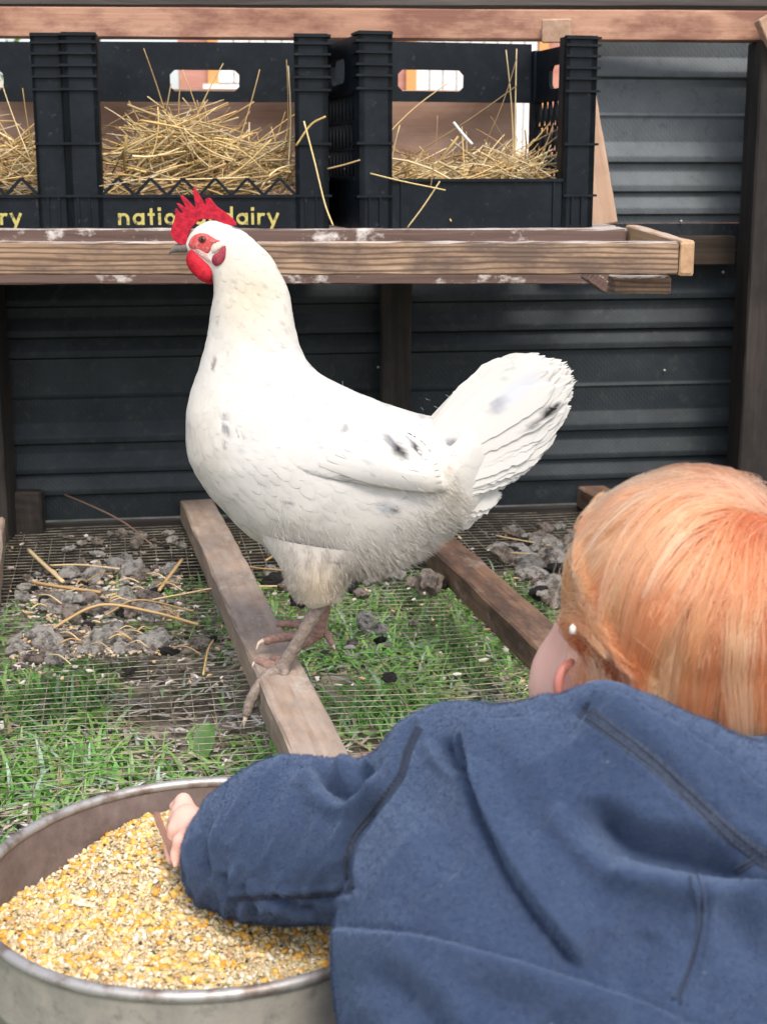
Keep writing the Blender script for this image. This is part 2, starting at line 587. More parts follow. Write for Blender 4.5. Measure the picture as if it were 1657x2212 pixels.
def board(name, p0, p1, w, h, mt, parent=None, up=(0,0,1), bev=0.0018, seg=14, jit=0.0005):
    p0, p1 = Vector(p0), Vector(p1)
    X = p1 - p0; L = X.length; X.normalize()
    Z = Vector(up); Z = (Z - X*Z.dot(X)).normalized()
    Y = Z.cross(X)
    hw, hh = w/2, h/2
    cs = [(-hw+bev,-hh),(hw-bev,-hh),(hw,-hh+bev),(hw,hh-bev),(hw-bev,hh),(-hw+bev,hh),(-hw,hh-bev),(-hw,-hh+bev)]
    mb = MB(); vs, fs = [], []
    xs = [0.0, bev] + [L*k/seg for k in range(1, seg)] + [L-bev, L]
    for i, x in enumerate(xs):
        sc = 1 - (bev*0.8/min(hw, hh) if i in (0, len(xs)-1) else 0)
        for (a, c_) in cs:
            vs.append((x, a*sc + random.uniform(-jit, jit), c_*sc + random.uniform(-jit, jit)))
    for i in range(len(xs)-1):
        for k in range(8):
            k2 = (k+1) % 8
            fs.append((i*8+k, i*8+k2, (i+1)*8+k2, (i+1)*8+k))
    fs.append(tuple(range(7, -1, -1))); e = (len(xs)-1)*8
    fs.append(tuple(range(e, e+8)))
    mb.add(vs, [f[::-1] for f in fs])
    mtx = Matrix((( X.x, Y.x, Z.x, p0.x), (X.y, Y.y, Z.y, p0.y), (X.z, Y.z, Z.z, p0.z), (0,0,0,1)))
    return mb.build(name, [mt], parent, matrix=mtx)

JT, JB = 0.147, 0.111           # joist top and underside
JH, JW = JT-JB, 0.048
jdir = Vector((0.253, -1.106, 0)).normalized()
zc = (JT+JB)/2
def joist(x, y, mt, y_end=1.19, w=JW, label=None):
    p0 = Vector((x, y, zc)); t = (y - y_end)/(-jdir.y)
    o = board('floor_joist', p0, p0 + jdir*t, w, JH, mt, coop, seg=26, bev=0.0025, jit=0.0009)
    if label: o['label'] = label
    return o
JA = (-0.3046, 2.350)
joist(*JA, M['joist'], w=0.053, label='pale worn joist the white hen stands on')
joist(0.0075, 2.41, M['joist_dark'], w=0.050, label='brown joist running behind the child')
joist(0.352, 2.46, M['joist_dark'], label='dark joist at far right behind the hair')
joist(-0.628, 2.30, M['joist'], label='joist along the left edge')
board('front_sill', (-0.8, 1.172, 0.060), (0.75, 1.172, 0.060), 0.03, 0.066, M['dark_wood'], coop)

# welded wire floor
mb = MB()
WY = R(10.0)
wx, wy = Vector((math.cos(WY), math.sin(WY), 0)), Vector((math.sin(WY), -math.cos(WY), 0))
org = Vector((-0.78, 2.30, JB - 0.004))
rw = 0.00049
def sag(p): return 0.0035*noise.noise(Vector((p.x*6, p.y*6, 1.3)))
k = 0
while k*0.0225 < 1.75:
    pts = []
    a = org + wx*(k*0.0225)
    for t in np.linspace(-0.38, 1.33, 26):
        p = a + wy*t
        if p.y > wall_y(p.x) - 0.012 or p.y < 1.17: continue
        pts.append(p + Vector((0.0009*noise.noise(p*9), 0, sag(p))))
    if len(pts) > 1: mb.tube(pts, rw, 5)
    k += 1
k = -24
while k*0.0178 < 1.4:
    pts = []
    a = org + wy*(k*0.0178)
    for t in np.linspace(0.0, 1.5, 34):
        p = a + wx*t
        if p.y > wall_y(p.x) - 0.012 or p.y < 1.17: continue
        pts.append(p + Vector((0, 0.0012*noise.noise(p*9), sag(p) + 0.0011)))
    if len(pts) > 1: mb.tube(pts, rw, 5)
    k += 1
o = mb.build('wire_mesh', [M['wire']], coop, smooth=True)
o['label'] = 'rusty welded wire mesh floor'

# skirt board under the floor at the back
wn_ = Vector((WALL_S, -1, 0)).normalized()          # wall normal, towards the camera
def wpt(x, z, off=0.0):
    return Vector((x, wall_y(x), z)) + wn_*off
board('skirt_board', wpt(-0.85, 0.055, -0.005), wpt(0.95, 0.055, -0.005), 0.016, 0.115, M['dark_wood'], coop)

# corrugated sheets
rib_z = [atw(1400, q).z for q in (166, 349, 412, 461, 643, 706, 748, 922, 983, 1027)]
thin_z = [atw(1400, q).z for q in (250, 545, 830)]
def rib_out(z):
    o = 0.0
    for q in rib_z:
        d = z - q
        if -0.004 < d <= 0.0: o = max(o, 0.010*(d+0.004)/0.004)
        elif 0 < d <= 0.008: o = max(o, 0.010)
        elif 0.008 < d < 0.030: o = max(o, 0.010*(1-(d-0.008)/0.022))
    for q in thin_z:
        o += 0.0025*max(0, 1-abs(z-q)/0.004)
    return o
def sheet(name, x0, x1, z0, z1, label=None):
    zs = set(np.arange(z0, z1, 0.004)) | {z1}
    for q in rib_z:
        for d in (-0.004, 0.0, 0.008, 0.030):
            if z0 < q+d < z1: zs.add(q+d)
    for q in thin_z:
        for d in (-0.004, 0, 0.004):
            if z0 < q+d < z1: zs.add(q+d)
    zs = sorted(zs); xs = np.linspace(x0, x1, 30)
    vs, fs = [], []
    mb = MB()
    for z in zs:
        for x in xs:
            vs.append(wpt(x, z, rib_out(z) + 0.0016*noise.noise(Vector((x*3.1, z*4, 5))) + 0.0006*noise.noise(Vector((x*14, z*14, 2)))))
    n = len(xs)
    for j in range(len(zs)-1):
        for i in range(n-1):
            fs.append((j*n+i, j*n+i+1, (j+1)*n+i+1, (j+1)*n+i))
    mb.add(vs, fs)
    o = mb.build(name, [M['metal_shaded' if z0 < 0.5 else 'metal']], coop, smooth=True)  # lower sheet gets the colour darkened for the ledge's shade
    md = o.modifiers.new('thick', 'SOLIDIFY'); md.thickness = 0.0008; md.offset = 1
    md = o.modifiers.new('edges', 'EDGE_SPLIT'); md.split_angle = R(35)
    if label: o['label'] = label
    return o
z_mid = 0.585
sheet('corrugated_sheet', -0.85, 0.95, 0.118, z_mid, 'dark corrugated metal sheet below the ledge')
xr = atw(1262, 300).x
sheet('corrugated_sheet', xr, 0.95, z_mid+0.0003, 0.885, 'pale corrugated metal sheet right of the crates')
for (u, v_) in ((1560,588),(817,793),(1434,800),(1470,478)):  # shiny studs added in place of daylight dots through wall holes
    mb = MB(); p = atw(u, v_, 0.004)
    mb.tube([p, p+wn_*0.002, p+wn_*0.003], [0.0022,0.0022,0.0012], 8)
    mb.build('light_dot', [M['zinc']], coop, smooth=True)

# posts and beams
pr = at(1655, 500, 2.36)
# right corner post: front left edge near x = 0.577, leaning very little
def post_box(name, x0, x1, y0, y1, z0, z1, mt, label=None):
    cx, cy = (x0+x1)/2, (y0+y1)/2
    o = board(name, (cx, cy, z0), (cx, cy, z1), y1-y0, x1-x0, mt, coop, up=(1,0,0), bev=0.003, seg=20)
    if label: o['label'] = label
    return o
post_box('corner_post', 0.575, 0.70, 2.345, 2.435, 0.0, 0.866, M['dark_wood'], 'thick dark corner post on the right')
post_box('wall_post', *(lambda a, b_: (a.x, b_.x))(atw(822,800,0.03), atw(888,800,0.03)), wall_y(0)-0.045, wall_y(0)-0.011, 0.10, 0.62, M['dark_wood'], 'dark post against the back wall under the ledge')
post_box('wall_post', *(lambda a, b_: (a.x, b_.x))(atw(38,1200,0.03), atw(102,1200,0.03)), wall_y(-0.6)-0.040, wall_y(-0.6)-0.012, 0.0, 0.175, M['dark_wood'], 'short dark post foot at back left')
pl = at(-2, 800, 2.24)
post_box('corner_post', pl.x-0.07, pl.x+0.005, 2.22, 2.29, 0.0, 0.575, M['dark_wood'], 'dark post at the left edge')
# top beam
b0, b1 = at(-150, 49, 2.385), at(1850, 60, 2.395)
board('top_beam', b0, b1, 0.04, 0.0445, M['beam'], coop)['label'] = 'reddish brown top beam above the crates'
b0, b1 = at(-150, -2, 2.49), at(1850, 3, 2.60)
board('roof_plank', b0, b1, 0.07, 0.026, M['grey_wood'], coop)['label'] = 'grey weathered plank above the top beam'
# rail right of ledge
board('wall_rail', at(1180, 541, 2.41), at(1582, 540, 2.455), 0.024, 0.047, M['rail'], coop)['label'] = 'dark rail between ledge and corner post'
# pale block on the beam above the right crate and corner brace
board('block', at(1200, 67, 2.335), at(1204, 67, 2.363)+Vector((0,0,0.0)), 0.043, 0.034, M['pale'], coop)['label'] = 'pale block end above the right crate'
board('corner_brace', at(1660, 30, 2.34), at(1720, 165, 2.34), 0.03, 0.045, M['pale'], coop, up=(1,0,0))['label'] = 'pale corner brace at the top right'
# leaning upright beside the right crate
board('leaning_upright', at(1301, 488, 2.33), at(1252, 200, 2.36), 0.022, 0.045, M['pale'], coop, up=(1,0,0.1))['label'] = 'pale leaning upright right of the crates'
# board behind the nests
board('nest_back_board', at(-200, 350, 2.355), at(1112, 355, 2.42), 0.010, 0.225, M['ply'], coop)['label'] = 'pinkish plank closing the backs of the nests'

# ledge: shelf, fouled back board, perch board, end board, blocks
ledge = link_mesh('ledge', bpy.data.meshes.new('ledge'), coop)
ledge = None
YF, YB = 1.72, 2.035
fz1, fz0 = at(700, 522, YF).z, at(700, 593, YF).z
lg = empty('ledge', (0, YB, fz1))
set_parent(lg, coop)
lg['label'] = 'wooden ledge in front of the crates'
fx1 = at(1461, 560, YF).x
board('perch_board', (-0.62, YF, (fz0+fz1)/2), (fx1, YF, (fz0+fz1)/2), 0.018, fz1-fz0, M['ledge_front'], lg, seg=40, jit=0.0006)
ez = (fz0+fz1)/2
bx = at(1352, 500, YB).x
board('end_board', (fx1+0.010, YF-0.0085, ez), (bx+0.012, YB+0.03, ez+0.006), 0.017, fz1-fz0+0.002, M['ledge_end'], lg)
tb = at(700, 494, YB).z
board('fouled_board', (-0.72, YB, tb-0.037), (bx-0.002, YB, tb-0.037), 0.020, 0.074, M['ledge_back'], lg, seg=30, jit=0.0008)
board('shelf_board', (-0.75, YB+0.07, tb-0.010), (bx+0.01, YB+0.07, tb-0.010), 0.118, 0.016, M['ledge_back'], lg)
board('shelf_board', (-0.75, YB+0.19, tb-0.010), (bx+0.01, YB+0.215, tb-0.010), 0.118, 0.016, M['ledge_back'], lg)
p = at(1378, 614, YF+0.10)
board('support_block', at(1318, 613, YF+0.06), at(1441, 613, YF+0.06), 0.05, 0.020, M['ledge_front'], lg)
board('support_bracket', at(1265, 590, 1.93), at(1310, 622, 1.93), 0.05, 0.016, M['ledge_back'], lg)
bpy.data.objects.remove(bpy.data.objects['ledge']) if 'ledge' in bpy.data.objects and bpy.data.objects['ledge'].type == 'MESH' else None
lg.name = 'ledge'


# ------------------------------------------------------------------ crates
CW, CH, CD = 0.357, 0.259, 0.255
def stroke(mb, pts, w, d=0.0006, closed=False):
    P = [Vector((p[0], p[1])) for p in pts]
    n = len(P); L, Rr = [], []
    for i in range(n):
        a = P[(i-1) % n] if closed or i > 0 else P[i]
        b_ = P[(i+1) % n] if closed or i < n-1 else P[i]
        t = (b_-a).normalized(); s = Vector((-t.y, t.x))*(w/2)
        L.append(P[i]+s); Rr.append(P[i]-s)
    vs = [(q.x, -d, q.y) for q in L] + [(q.x, -d, q.y) for q in Rr] + [(q.x, 0.0004, q.y) for q in L] + [(q.x, 0.0004, q.y) for q in Rr]
    fs = []
    for i in range(n if closed else n-1):
        j = (i+1) % n
        fs += [(i, j, n+j, n+i), (i, 2*n+i, 2*n+j, j), (n+i, n+j, 3*n+j, 3*n+i)]
    mb.add(vs, fs)

def lettering(mb, text, x0, z0, xh, sp):
    """geometric lower-case letters; xh is the x-height"""
    w = 0.24*xh; x = x0
    def arc(cx, cz, r, a0, a1, n=14): return [(cx+r*math.cos(R(a0+(a1-a0)*k/n)), cz+r*math.sin(R(a0+(a1-a0)*k/n))) for k in range(n+1)]
    r = xh/2 - w/2
    for ch in text:
        if ch == ' ': x += 0.55*xh; continue
        if ch in 'oad':
            stroke(mb, arc(x+xh/2, z0+xh/2, r, 0, 360, 22)[:-1], w, closed=True)
            if ch != 'o': stroke(mb, [(x+xh-w/2, z0), (x+xh-w/2, z0+xh*(1.0 if ch == 'a' else 1.55))], w, 0.0008)
            adv = xh
        elif ch == 'n':
            stroke(mb, [(x+w/2, z0), (x+w/2, z0+xh)], w, 0.0008)
            rr = 0.36*xh
            stroke(mb, arc(x+w/2+rr, z0+xh-rr-w/2, rr, 180, 0) + [(x+w/2+2*rr, z0)], w)
            adv = 0.72*xh+w
        elif ch == 't':
            stroke(mb, [(x+0.3*xh, z0), (x+0.3*xh, z0+1.4*xh)], w)
            stroke(mb, [(x, z0+xh-w/2), (x+0.6*xh, z0+xh-w/2)], w*0.9, 0.0008); adv = 0.6*xh
        elif ch == 'i':
            stroke(mb, [(x+w/2, z0), (x+w/2, z0+xh)], w)
            stroke(mb, [(x+w/2, z0+1.18*xh), (x+w/2, z0+1.48*xh)], w*1.15); adv = w
        elif ch == 'l':
            stroke(mb, [(x+w/2, z0), (x+w/2, z0+1.55*xh)], w); adv = w
        elif ch == 'r':
            stroke(mb, [(x+w/2, z0), (x+w/2, z0+xh)], w, 0.0008)
            stroke(mb, arc(x+w/2+0.34*xh, z0+xh-0.34*xh-w/2, 0.34*xh, 180, 60), w); adv = 0.58*xh
        elif ch == 'y':
            stroke(mb, [(x+0.05*xh, z0+xh), (x+0.48*xh, z0+0.05*xh)], w, 0.0008)
            stroke(mb, [(x+0.92*xh, z0+xh), (x+0.30*xh, z0-0.42*xh)], w); adv = 0.95*xh
        x += adv + sp
    return x - sp

def text_len(text, xh, sp):
    return lettering(MB(), text, 0, 0, xh, sp)

def holed(mb, axis, lo, hi, z0, z1, h0, h1, hz0, hz1, t0, t1):
    """a band along an axis with a grip hole that has chamfered corners"""
    c_ = min(h1-h0, hz1-hz0)*0.22
    def q(a0, a1, b0, b1):
        if axis == 'x': mb.box(a0, a1, t0, t1, b0, b1)
        else: mb.box(t0, t1, a0, a1, b0, b1)
    q(lo, h0, z0, z1); q(h1, hi, z0, z1); q(h0, h1, hz1, z1); q(h0, h1, z0, hz0)
    for (ax, sx) in ((h0, 1), (h1, -1)):
        for (bz, sz) in ((hz0, 1), (hz1, -1)):
            tri = [(ax, bz), (ax+sx*c_, bz), (ax, bz+sz*c_)]
            vs = []
            for t in (t0, t1):
                for (a_, z_) in tri: vs.append((a_, t, z_) if axis == 'x' else (t, a_, z_))
            mb.add(vs, [(0,1,2), (5,4,3), (0,3,4,1), (1,4,5,2), (2,5,3,0)])

def make_crate(label, with_lattice, mtx, CW=CW):
    root = empty('milk_crate', (0,0,0), label, 'crate', 'milk crates used as nest boxes')
    root.matrix_basis = mtx
    def put(mb, name, mt):
        me = mb.mesh(name, [mt]); o = bpy.data.objects.new(name, me); COL.objects.link(o); o.parent = root
        return o
    hw = CW/2; cw = 0.046; t = 0.007
    # front corner columns with their ribs
    for s in (-1, 1):
        mb = MB()
        xa, xb = (-hw, -hw+cw) if s < 0 else (hw-cw, hw)
        mb.box(xa, xb, 0.004, 0.012, 0, CH)
        xo, xi = (xa, xb) if s < 0 else (xb, xa)
        mb.box(min(xo, xo-s*0.008), max(xo, xo-s*0.008), 0.004, 0.032, 0, CH-0.0015)
        mb.box(min(xi, xi+s*0.006), max(xi, xi+s*0.006), 0.004, 0.030, 0, CH-0.0015)
        for fr in (0.012, 0.05, 0.105, 0.165, 0.22, 0.285, 0.56, 0.83):
            z = CH*(1-fr)
            mb.box(xa-(0.004 if s < 0 else 0.0), xb+(0.004 if s > 0 else 0.0), 0.0, 0.014, z-0.0016, z+0.0016)
            mb.box(min(xo+s*0.004, xo-s*0.004), max(xo+s*0.004, xo-s*0.004), 0.0135, 0.034, z-0.0015, z+0.0015)
        for k in (0.30, 0.62):
            xx = xa + (xb-xa)*k
            mb.box(xx-0.0012, xx+0.0012, 0.001, 0.012, 0.004, CH*0.165)
        put(mb, 'corner_column', M['crate'])
    # front panel
    mb = MB()
    ph = CH*0.165 if with_lattice else CH*0.248
    mb.box(-hw+cw, hw-cw, 0.006, 0.011, 0, ph)
    mb.box(-hw+cw, hw-cw, 0.002, 0.016, ph-0.001, ph+0.003)
    if not with_lattice:
        mb.box(-hw+cw+0.012, -hw+cw+0.014, 0.003, 0.011, 0, ph)
        mb.box(hw-cw-0.014, hw-cw-0.012, 0.003, 0.011, 0, ph)
    put(mb, 'front_panel', M['crate'])
    if with_lattice:
        mb = MB(); nz = 6; x0 = -hw+cw; dx = (CW-2*cw)/nz
        z0, z1 = ph+0.002, CH*0.262
        for k in range(nz):
            a = x0 + dx*k
            mb.bar((a, 0.008, z0), (a+dx*0.5, 0.008, z1), 0.0042, 0.005, (0,1,0))
            mb.bar((a+dx*0.5, 0.0083, z1), (a+dx, 0.0083, z0), 0.0042, 0.005, (0,1,0))
        put(mb, 'zigzag_lattice', M['crate'])
        mb = MB(); xh = 0.0160; sp = 0.0046
        tl = text_len('national dairy', xh, sp)
        lettering(mb, 'national dairy', -tl/2-0.002, 0.0050, xh, sp)
        for i in range(len(mb.v)): mb.v[i] = (mb.v[i][0], mb.v[i][1]+0.0058, mb.v[i][2])
        put(mb, 'lettering', M['letter'])
    # sides with grip band and triangle lattice
    for s in (-1, 1):
        mb = MB()
        x0, x1 = (hw*s-0.006, hw*s) if s > 0 else (hw*s, hw*s+0.006)
        holed(mb, 'y', 0.030, CD-0.02, CH*0.70, CH*0.985, CD*0.36, CD*0.70, CH*0.76, CH*0.89, x0, x1)
        mb.box(x0-0.002, x1+0.002, 0.030, CD-0.02, CH*0.695, CH*0.715)
        mb.box(x0, x1, 0.030, CD-0.02, 0, CH*0.26)
        mb.box(x0-0.002, x1+0.002, 0.030, CD-0.02, CH*0.25, CH*0.27)
        xm = (x0+x1)/2
        rows = 3; z0, z1 = CH*0.27, CH*0.695; dz = (z1-z0)/rows
        ny = 9; y0 = 0.030; dy = (CD-0.05)/ny
        for r_ in range(rows):
            za, zb = z0+dz*r_, z0+dz*(r_+1)
            mb.box(xm-0.0022, xm+0.0022, y0, CD-0.02, zb-0.0012, zb+0.0012)
            for k in range(ny):
                ya = y0+dy*k
                mb.bar((xm, ya, za), (xm, ya+dy*0.5, zb), 0.0026, 0.005, (1,0,0))
                mb.bar((xm+0.0003, ya+dy*0.5, zb), (xm+0.0003, ya+dy, za), 0.0026, 0.005, (1,0,0))
        mb.box(hw*s-(0.010 if s > 0 else 0), hw*s+(0 if s > 0 else 0.010), CD-0.021, CD-0.002, 0, CH*0.99)
        put(mb, 'side_wall', M['crate'])
    # back band with grip hole
    mb = MB()
    holed(mb, 'x', -hw+0.010, hw-0.010, CH*0.70, CH*1.03, -0.052, 0.052, CH*0.755, CH*0.875, CD-0.008, CD-0.001)
    mb.box(-hw+0.010, hw-0.010, CD-0.011, CD, CH*0.695, CH*0.715)
    put(mb, 'back_band', M['crate'])
    mb = MB()
    mb.box(-hw+0.004, hw-0.004, 0.012, CD-0.003, 0.0, 0.005)
    put(mb, 'crate_floor', M['crate'])
    return root

def crate_mtx(ul, vl, Y, yaw):
    """left outer front bottom corner at (ul, vl)"""
    p = at(ul, vl, Y)
    return Matrix.Translation(p) @ Matrix.Rotation(yaw, 4, 'Z') @ Matrix.Translation((CW/2, 0, 0))
shelf_z = tb - 0.002 + 0.0005
def crate_at(ul, Y, yaw, CW=CW):
    p = at(ul, 494, Y); p.z = shelf_z
    return Matrix.Translation(p) @ Matrix.Rotation(yaw, 4, 'Z') @ Matrix.Translation((CW/2, 0, 0))
m1 = crate_at(-412, 2.050, R(4)); m2 = crate_at(151, 2.062, R(4)); m3 = crate_at(778, 2.040, R(14), 0.338)
cr1 = make_crate('dark milk crate cut off by the left edge with only ry readable', True, m1)
cr2 = make_crate('middle dark milk crate full of straw with national dairy lettering', True, m2)
cr3 = make_crate('right dark milk crate with plain front and little straw', False, m3, 0.338)

# ------------------------------------------------------------------ straw in the nests
M['straw'] = vcol_mat('straw', 0.55, spec=0.35)
def straw_col():
    q = random.uniform(0.55, 1.1)
    c_ = random.choice([(0.70,0.49,0.19), (0.62,0.45,0.22), (0.50,0.33,0.14), (0.76,0.60,0.32), (0.34,0.22,0.10), (0.66,0.55,0.36)])
    return tuple(x*q for x in c_)
def strand(mb, p, d, L, r, bend, col=None, n=5, sides=4):
    p, d = Vector(p), Vector(d).normalized()
    s = d.orthogonal().normalized(); s.rotate(Matrix.Rotation(random.uniform(0, 6.28), 3, d))
    pts = [p + d*(L*k/n) + s*(bend*L*math.sin(math.pi*k/n)) for k in range(n+1)]
    mb.tube(pts, [r*(1-0.35*k/n) for k in range(n+1)], sides, 0, col or straw_col())
def nest_straw(mtx, label, count, hfun, tall):
    mb = MB()
    n_ = 0
    while n_ < count:
        x = random.uniform(-0.128, 0.128); y = random.uniform(0.018, 0.235)
        h = hfun(x, y)
        z = 0.008 + h*random.random()**0.6
        L = random.uniform(0.06, 0.20)
        a = random.uniform(0, 6.283)
        d = Vector((math.cos(a), math.sin(a)*0.7, random.gauss(0, 0.34)))
        p = Vector((x, y, z)) - d.normalized()*L/2
        e = p + d.normalized()*L
        ok = all(abs(q.x) < 0.172 and 0.014 < q.y < 0.246 and 0.006 < q.z < 0.26 for q in (p, e))
        if not ok and not (random.random() < 0.04 and abs(p.x) < 0.17 and abs(e.x) < 0.17 and p.y > 0 and e.y > 0 and p.y < 0.25 and e.y < 0.25 and p.z > 0.006 and e.z > 0.006): continue
        n_ += 1
        strand(mb, p, d, L, random.choice((0.0006,0.0009,0.0012,0.0018)), random.choice((0.05,0.10,0.22))*random.uniform(-1, 1))
    for (x, y, z, dx, dy, dz, L) in tall:
        strand(mb, (x, y, z), (dx, dy, dz), L, random.uniform(0.0008, 0.0013), random.uniform(-0.06, 0.06), n=8)
    for i in range(700):      # chaff and broken bits
        x = random.uniform(-0.14, 0.14); y = random.uniform(0.045, 0.23); z = 0.012 + hfun(x, y)*0.85*random.random()
        a = random.uniform(0, 6.28)
        strand(mb, (x, y, z), (math.cos(a), math.sin(a), random.gauss(0, 0.5)), random.uniform(0.006, 0.022), random.uniform(0.0004, 0.0010), random.uniform(-0.3, 0.3), n=2, sides=3)
    for i in range(34):
        x = random.uniform(-0.12, 0.12); y = random.uniform(0.03, 0.2); z = hfun(x, y)*0.7
        strand(mb, (x, y, z), (random.gauss(0, 0.7), random.gauss(0, 0.3), 1), random.uniform(0.04, 0.10), random.uniform(0.0006, 0.0012), random.uniform(-0.15, 0.15), n=7)
    o = mb.build('straw', [M['straw']], smooth=True, color=True, matrix=mtx)
    return tag(o, label, 'straw', kind='stuff')
def h_mid(x, y): return 0.055 + 0.075*math.exp(-((x+0.035)/0.085)**2) + 0.03*y/0.25 + 0.03*math.exp(-((x-0.10)/0.03)**2)
def h_lo(x, y): return 0.070 + 0.022*math.exp(-((x-0.09)/0.05)**2)
nest_straw(m2, 'thick golden straw filling the middle crate', 500, h_mid,
           [(-0.035,0.08,0.10,-0.28,0,1,0.15), (0.02,0.06,0.05,-0.25,0,1,0.17), (0.03,0.06,0.06,0.35,0.2,1,0.17), (0.06,0.1,0.10,0.75,0.2,0.55,0.13),
            (0.122,0.05,0.07,0.02,0,1,0.15), (0.128,0.06,0.06,-0.03,0.05,1,0.17), (0.125,0.055,0.05,0.0,0.03,1,0.16), (-0.08,0.12,0.12,-0.5,0.2,0.4,0.08),
            (-0.02,0.1,0.12,0.5,0.1,1,0.12), (-0.06,0.1,0.1,0.2,0,1,0.1), (0.06,0.03,0.05,0.9,-0.05,0.45,0.12), (-0.03,0.1,0.12,0.05,0,1,0.09)])
nest_straw(m1, 'golden straw in the crate at the left edge', 520, h_mid,
           [(0.12,0.04,0.09,-0.3,0,1,0.16), (0.125,0.05,0.08,-0.12,0,1,0.11), (0.10,0.04,0.10,-0.5,0,1,0.11)])
nest_straw(m3, 'thin layer of straw in the right crate', 480, h_lo,
           [(0.0,0.06,0.07,0.75,0.1,0.35,0.16), (0.0,0.05,0.075,0.45,0.05,1,0.17), (0.085,0.10,0.06,0.03,0.1,1,0.19), (0.09,0.12,0.07,-0.05,0.1,1,0.18),
            (-0.13,0.10,0.10,0.75,0.3,0.6,0.17), (-0.10,0.08,0.085,0.75,0.1,0.45,0.22), (0.06,0.08,0.075,0.6,0,0.6,0.10), (0.10,0.05,0.06,0.3,0,1,0.08)])
# single stalks that stick out of the nests
def stalk(name, pts, r, col, label):
    mb = MB(); P = catmull(np.array([list(p) for p in pts]), 6)
    mb.tube([Vector(p) for p in P], r, 5, 0, col)
    return tag(mb.build(name, [M['straw']], smooth=True, color=True), label, 'straw stalk')
stalk('straw_stalk', [at(657,262,2.035), at(680,350,2.03), at(702,440,2.028), at(720,488,2.025)], 0.0011, (0.72,0.55,0.26), 'long pale straw hanging down between the middle and right crates')
stalk('straw_stalk', [at(640,315,2.05), at(672,270,2.05), at(704,252,2.045)], 0.0014, (0.52,0.36,0.13), 'flat straw end poking sideways out of the middle crate')
stalk('straw_stalk', [at(708,365,2.06), at(745,356,2.05), at(778,346,2.04)], 0.0011, (0.45,0.30,0.14), 'short straw poking out left of the right crate')
stalk('straw_stalk', [at(800,375,2.045), at(870,392,2.03), at(962,411,2.02)], 0.0010, (0.60,0.45,0.20), 'straw lying across the lip of the right crate')
stalk('straw_stalk', [at(880,492,2.02), at(915,445,2.025), at(950,392,2.03)], 0.0010, (0.55,0.42,0.20), 'thin straw leaning on the plain crate front')
stalk('straw_stalk', [at(930,1220/3.0,2.06), at(940,330,2.07), at(945,250,2.08)], 0.0008, (0.25,0.15,0.08), 'dark weed stem standing in the right crate')
stalk('straw_stalk', [at(980,265,2.10), at(1000,290,2.09), at(1020,312,2.08)], 0.0022, (0.62,0.62,0.60), 'short grey quill lying in the right crate')

# ------------------------------------------------------------------ outside, behind the coop
M['cladding'] = wood('red cladding', (0.45,0.19,0.15), (0.62,0.33,0.27), grain=0.2)
M['white_trim'] = plain('white paint', (0.8,0.78,0.75), 0.5)
M['orange_trim'] = plain('orange wood', (0.62,0.30,0.10), 0.5)
M['glass_pane'] = plain('window pane', (0.05,0.06,0.07), 0.1)
M['curtain'] = plain('curtain', (0.75,0.72,0.72), 0.8)
house = empty('wooden_house', (1.2, 7.6, 0), 'reddish wooden house with orange window frames seen through the crates', 'house')
hy = 7.5
mb = MB(); mb.box(-1.0, 4.2, hy, hy+3, 0, 2.7); 
mb.build('wall', [M['cladding']], house)
for k in range(26):
    x = -1.0+0.2*k
    mb = MB(); mb.box(x+0.006, x+0.194, hy-0.022, hy-0.002, 0.0, 2.68)
    mb.build('cladding_board', [M['cladding']], house)
for (x0, x1, z0, z1) in ((-0.80, -0.10, 1.08, 1.9), (0.16, 0.75, 0.5, 2.0), (1.6, 2.4, 1.0, 1.9)):
    mb = MB()
    mb.box(x0-0.05, x0, hy-0.06, hy-0.024, z0, z1); mb.box(x1, x1+0.05, hy-0.06, hy-0.024, z0, z1)
    mb.box(x0-0.05, x1+0.05, hy-0.06, hy-0.024, z1, z1+0.05)
    f = mb.build('window_frame', [M['orange_trim']], house)
    mb = MB(); mb.box(x0-0.07, x1+0.07, hy-0.10, hy-0.024, z0-0.05, z0)
    mb.build('sill', [M['white_trim']], f)
    mb = MB(); mb.box(x0, x1, hy-0.032, hy-0.026, z0, z1)
    mb.build('pane', [M['glass_pane']], f)
    mb = MB()
    for k in range(9):
        xx = x0+(x1-x0)*k/9
        mb.box(xx, xx+(x1-x0)/9*0.92, hy-0.045, hy-0.036, z0+0.01, z1-0.01)
    mb.build('curtain', [M['curtain']], f)
mb = MB()
mb.add([(-1.4,hy-0.5,2.66),(4.6,hy-0.5,2.66),(4.6,hy+1.5,3.7),(-1.4,hy+1.5,3.7),(4.6,hy+3.4,2.66),(-1.4,hy+3.4,2.66)], [(0,1,2,3),(3,2,4,5)])
r_ = mb.build('roof', [M['dark_wood']], house)
md = r_.modifiers.new('t', 'SOLIDIFY'); md.thickness = 0.06

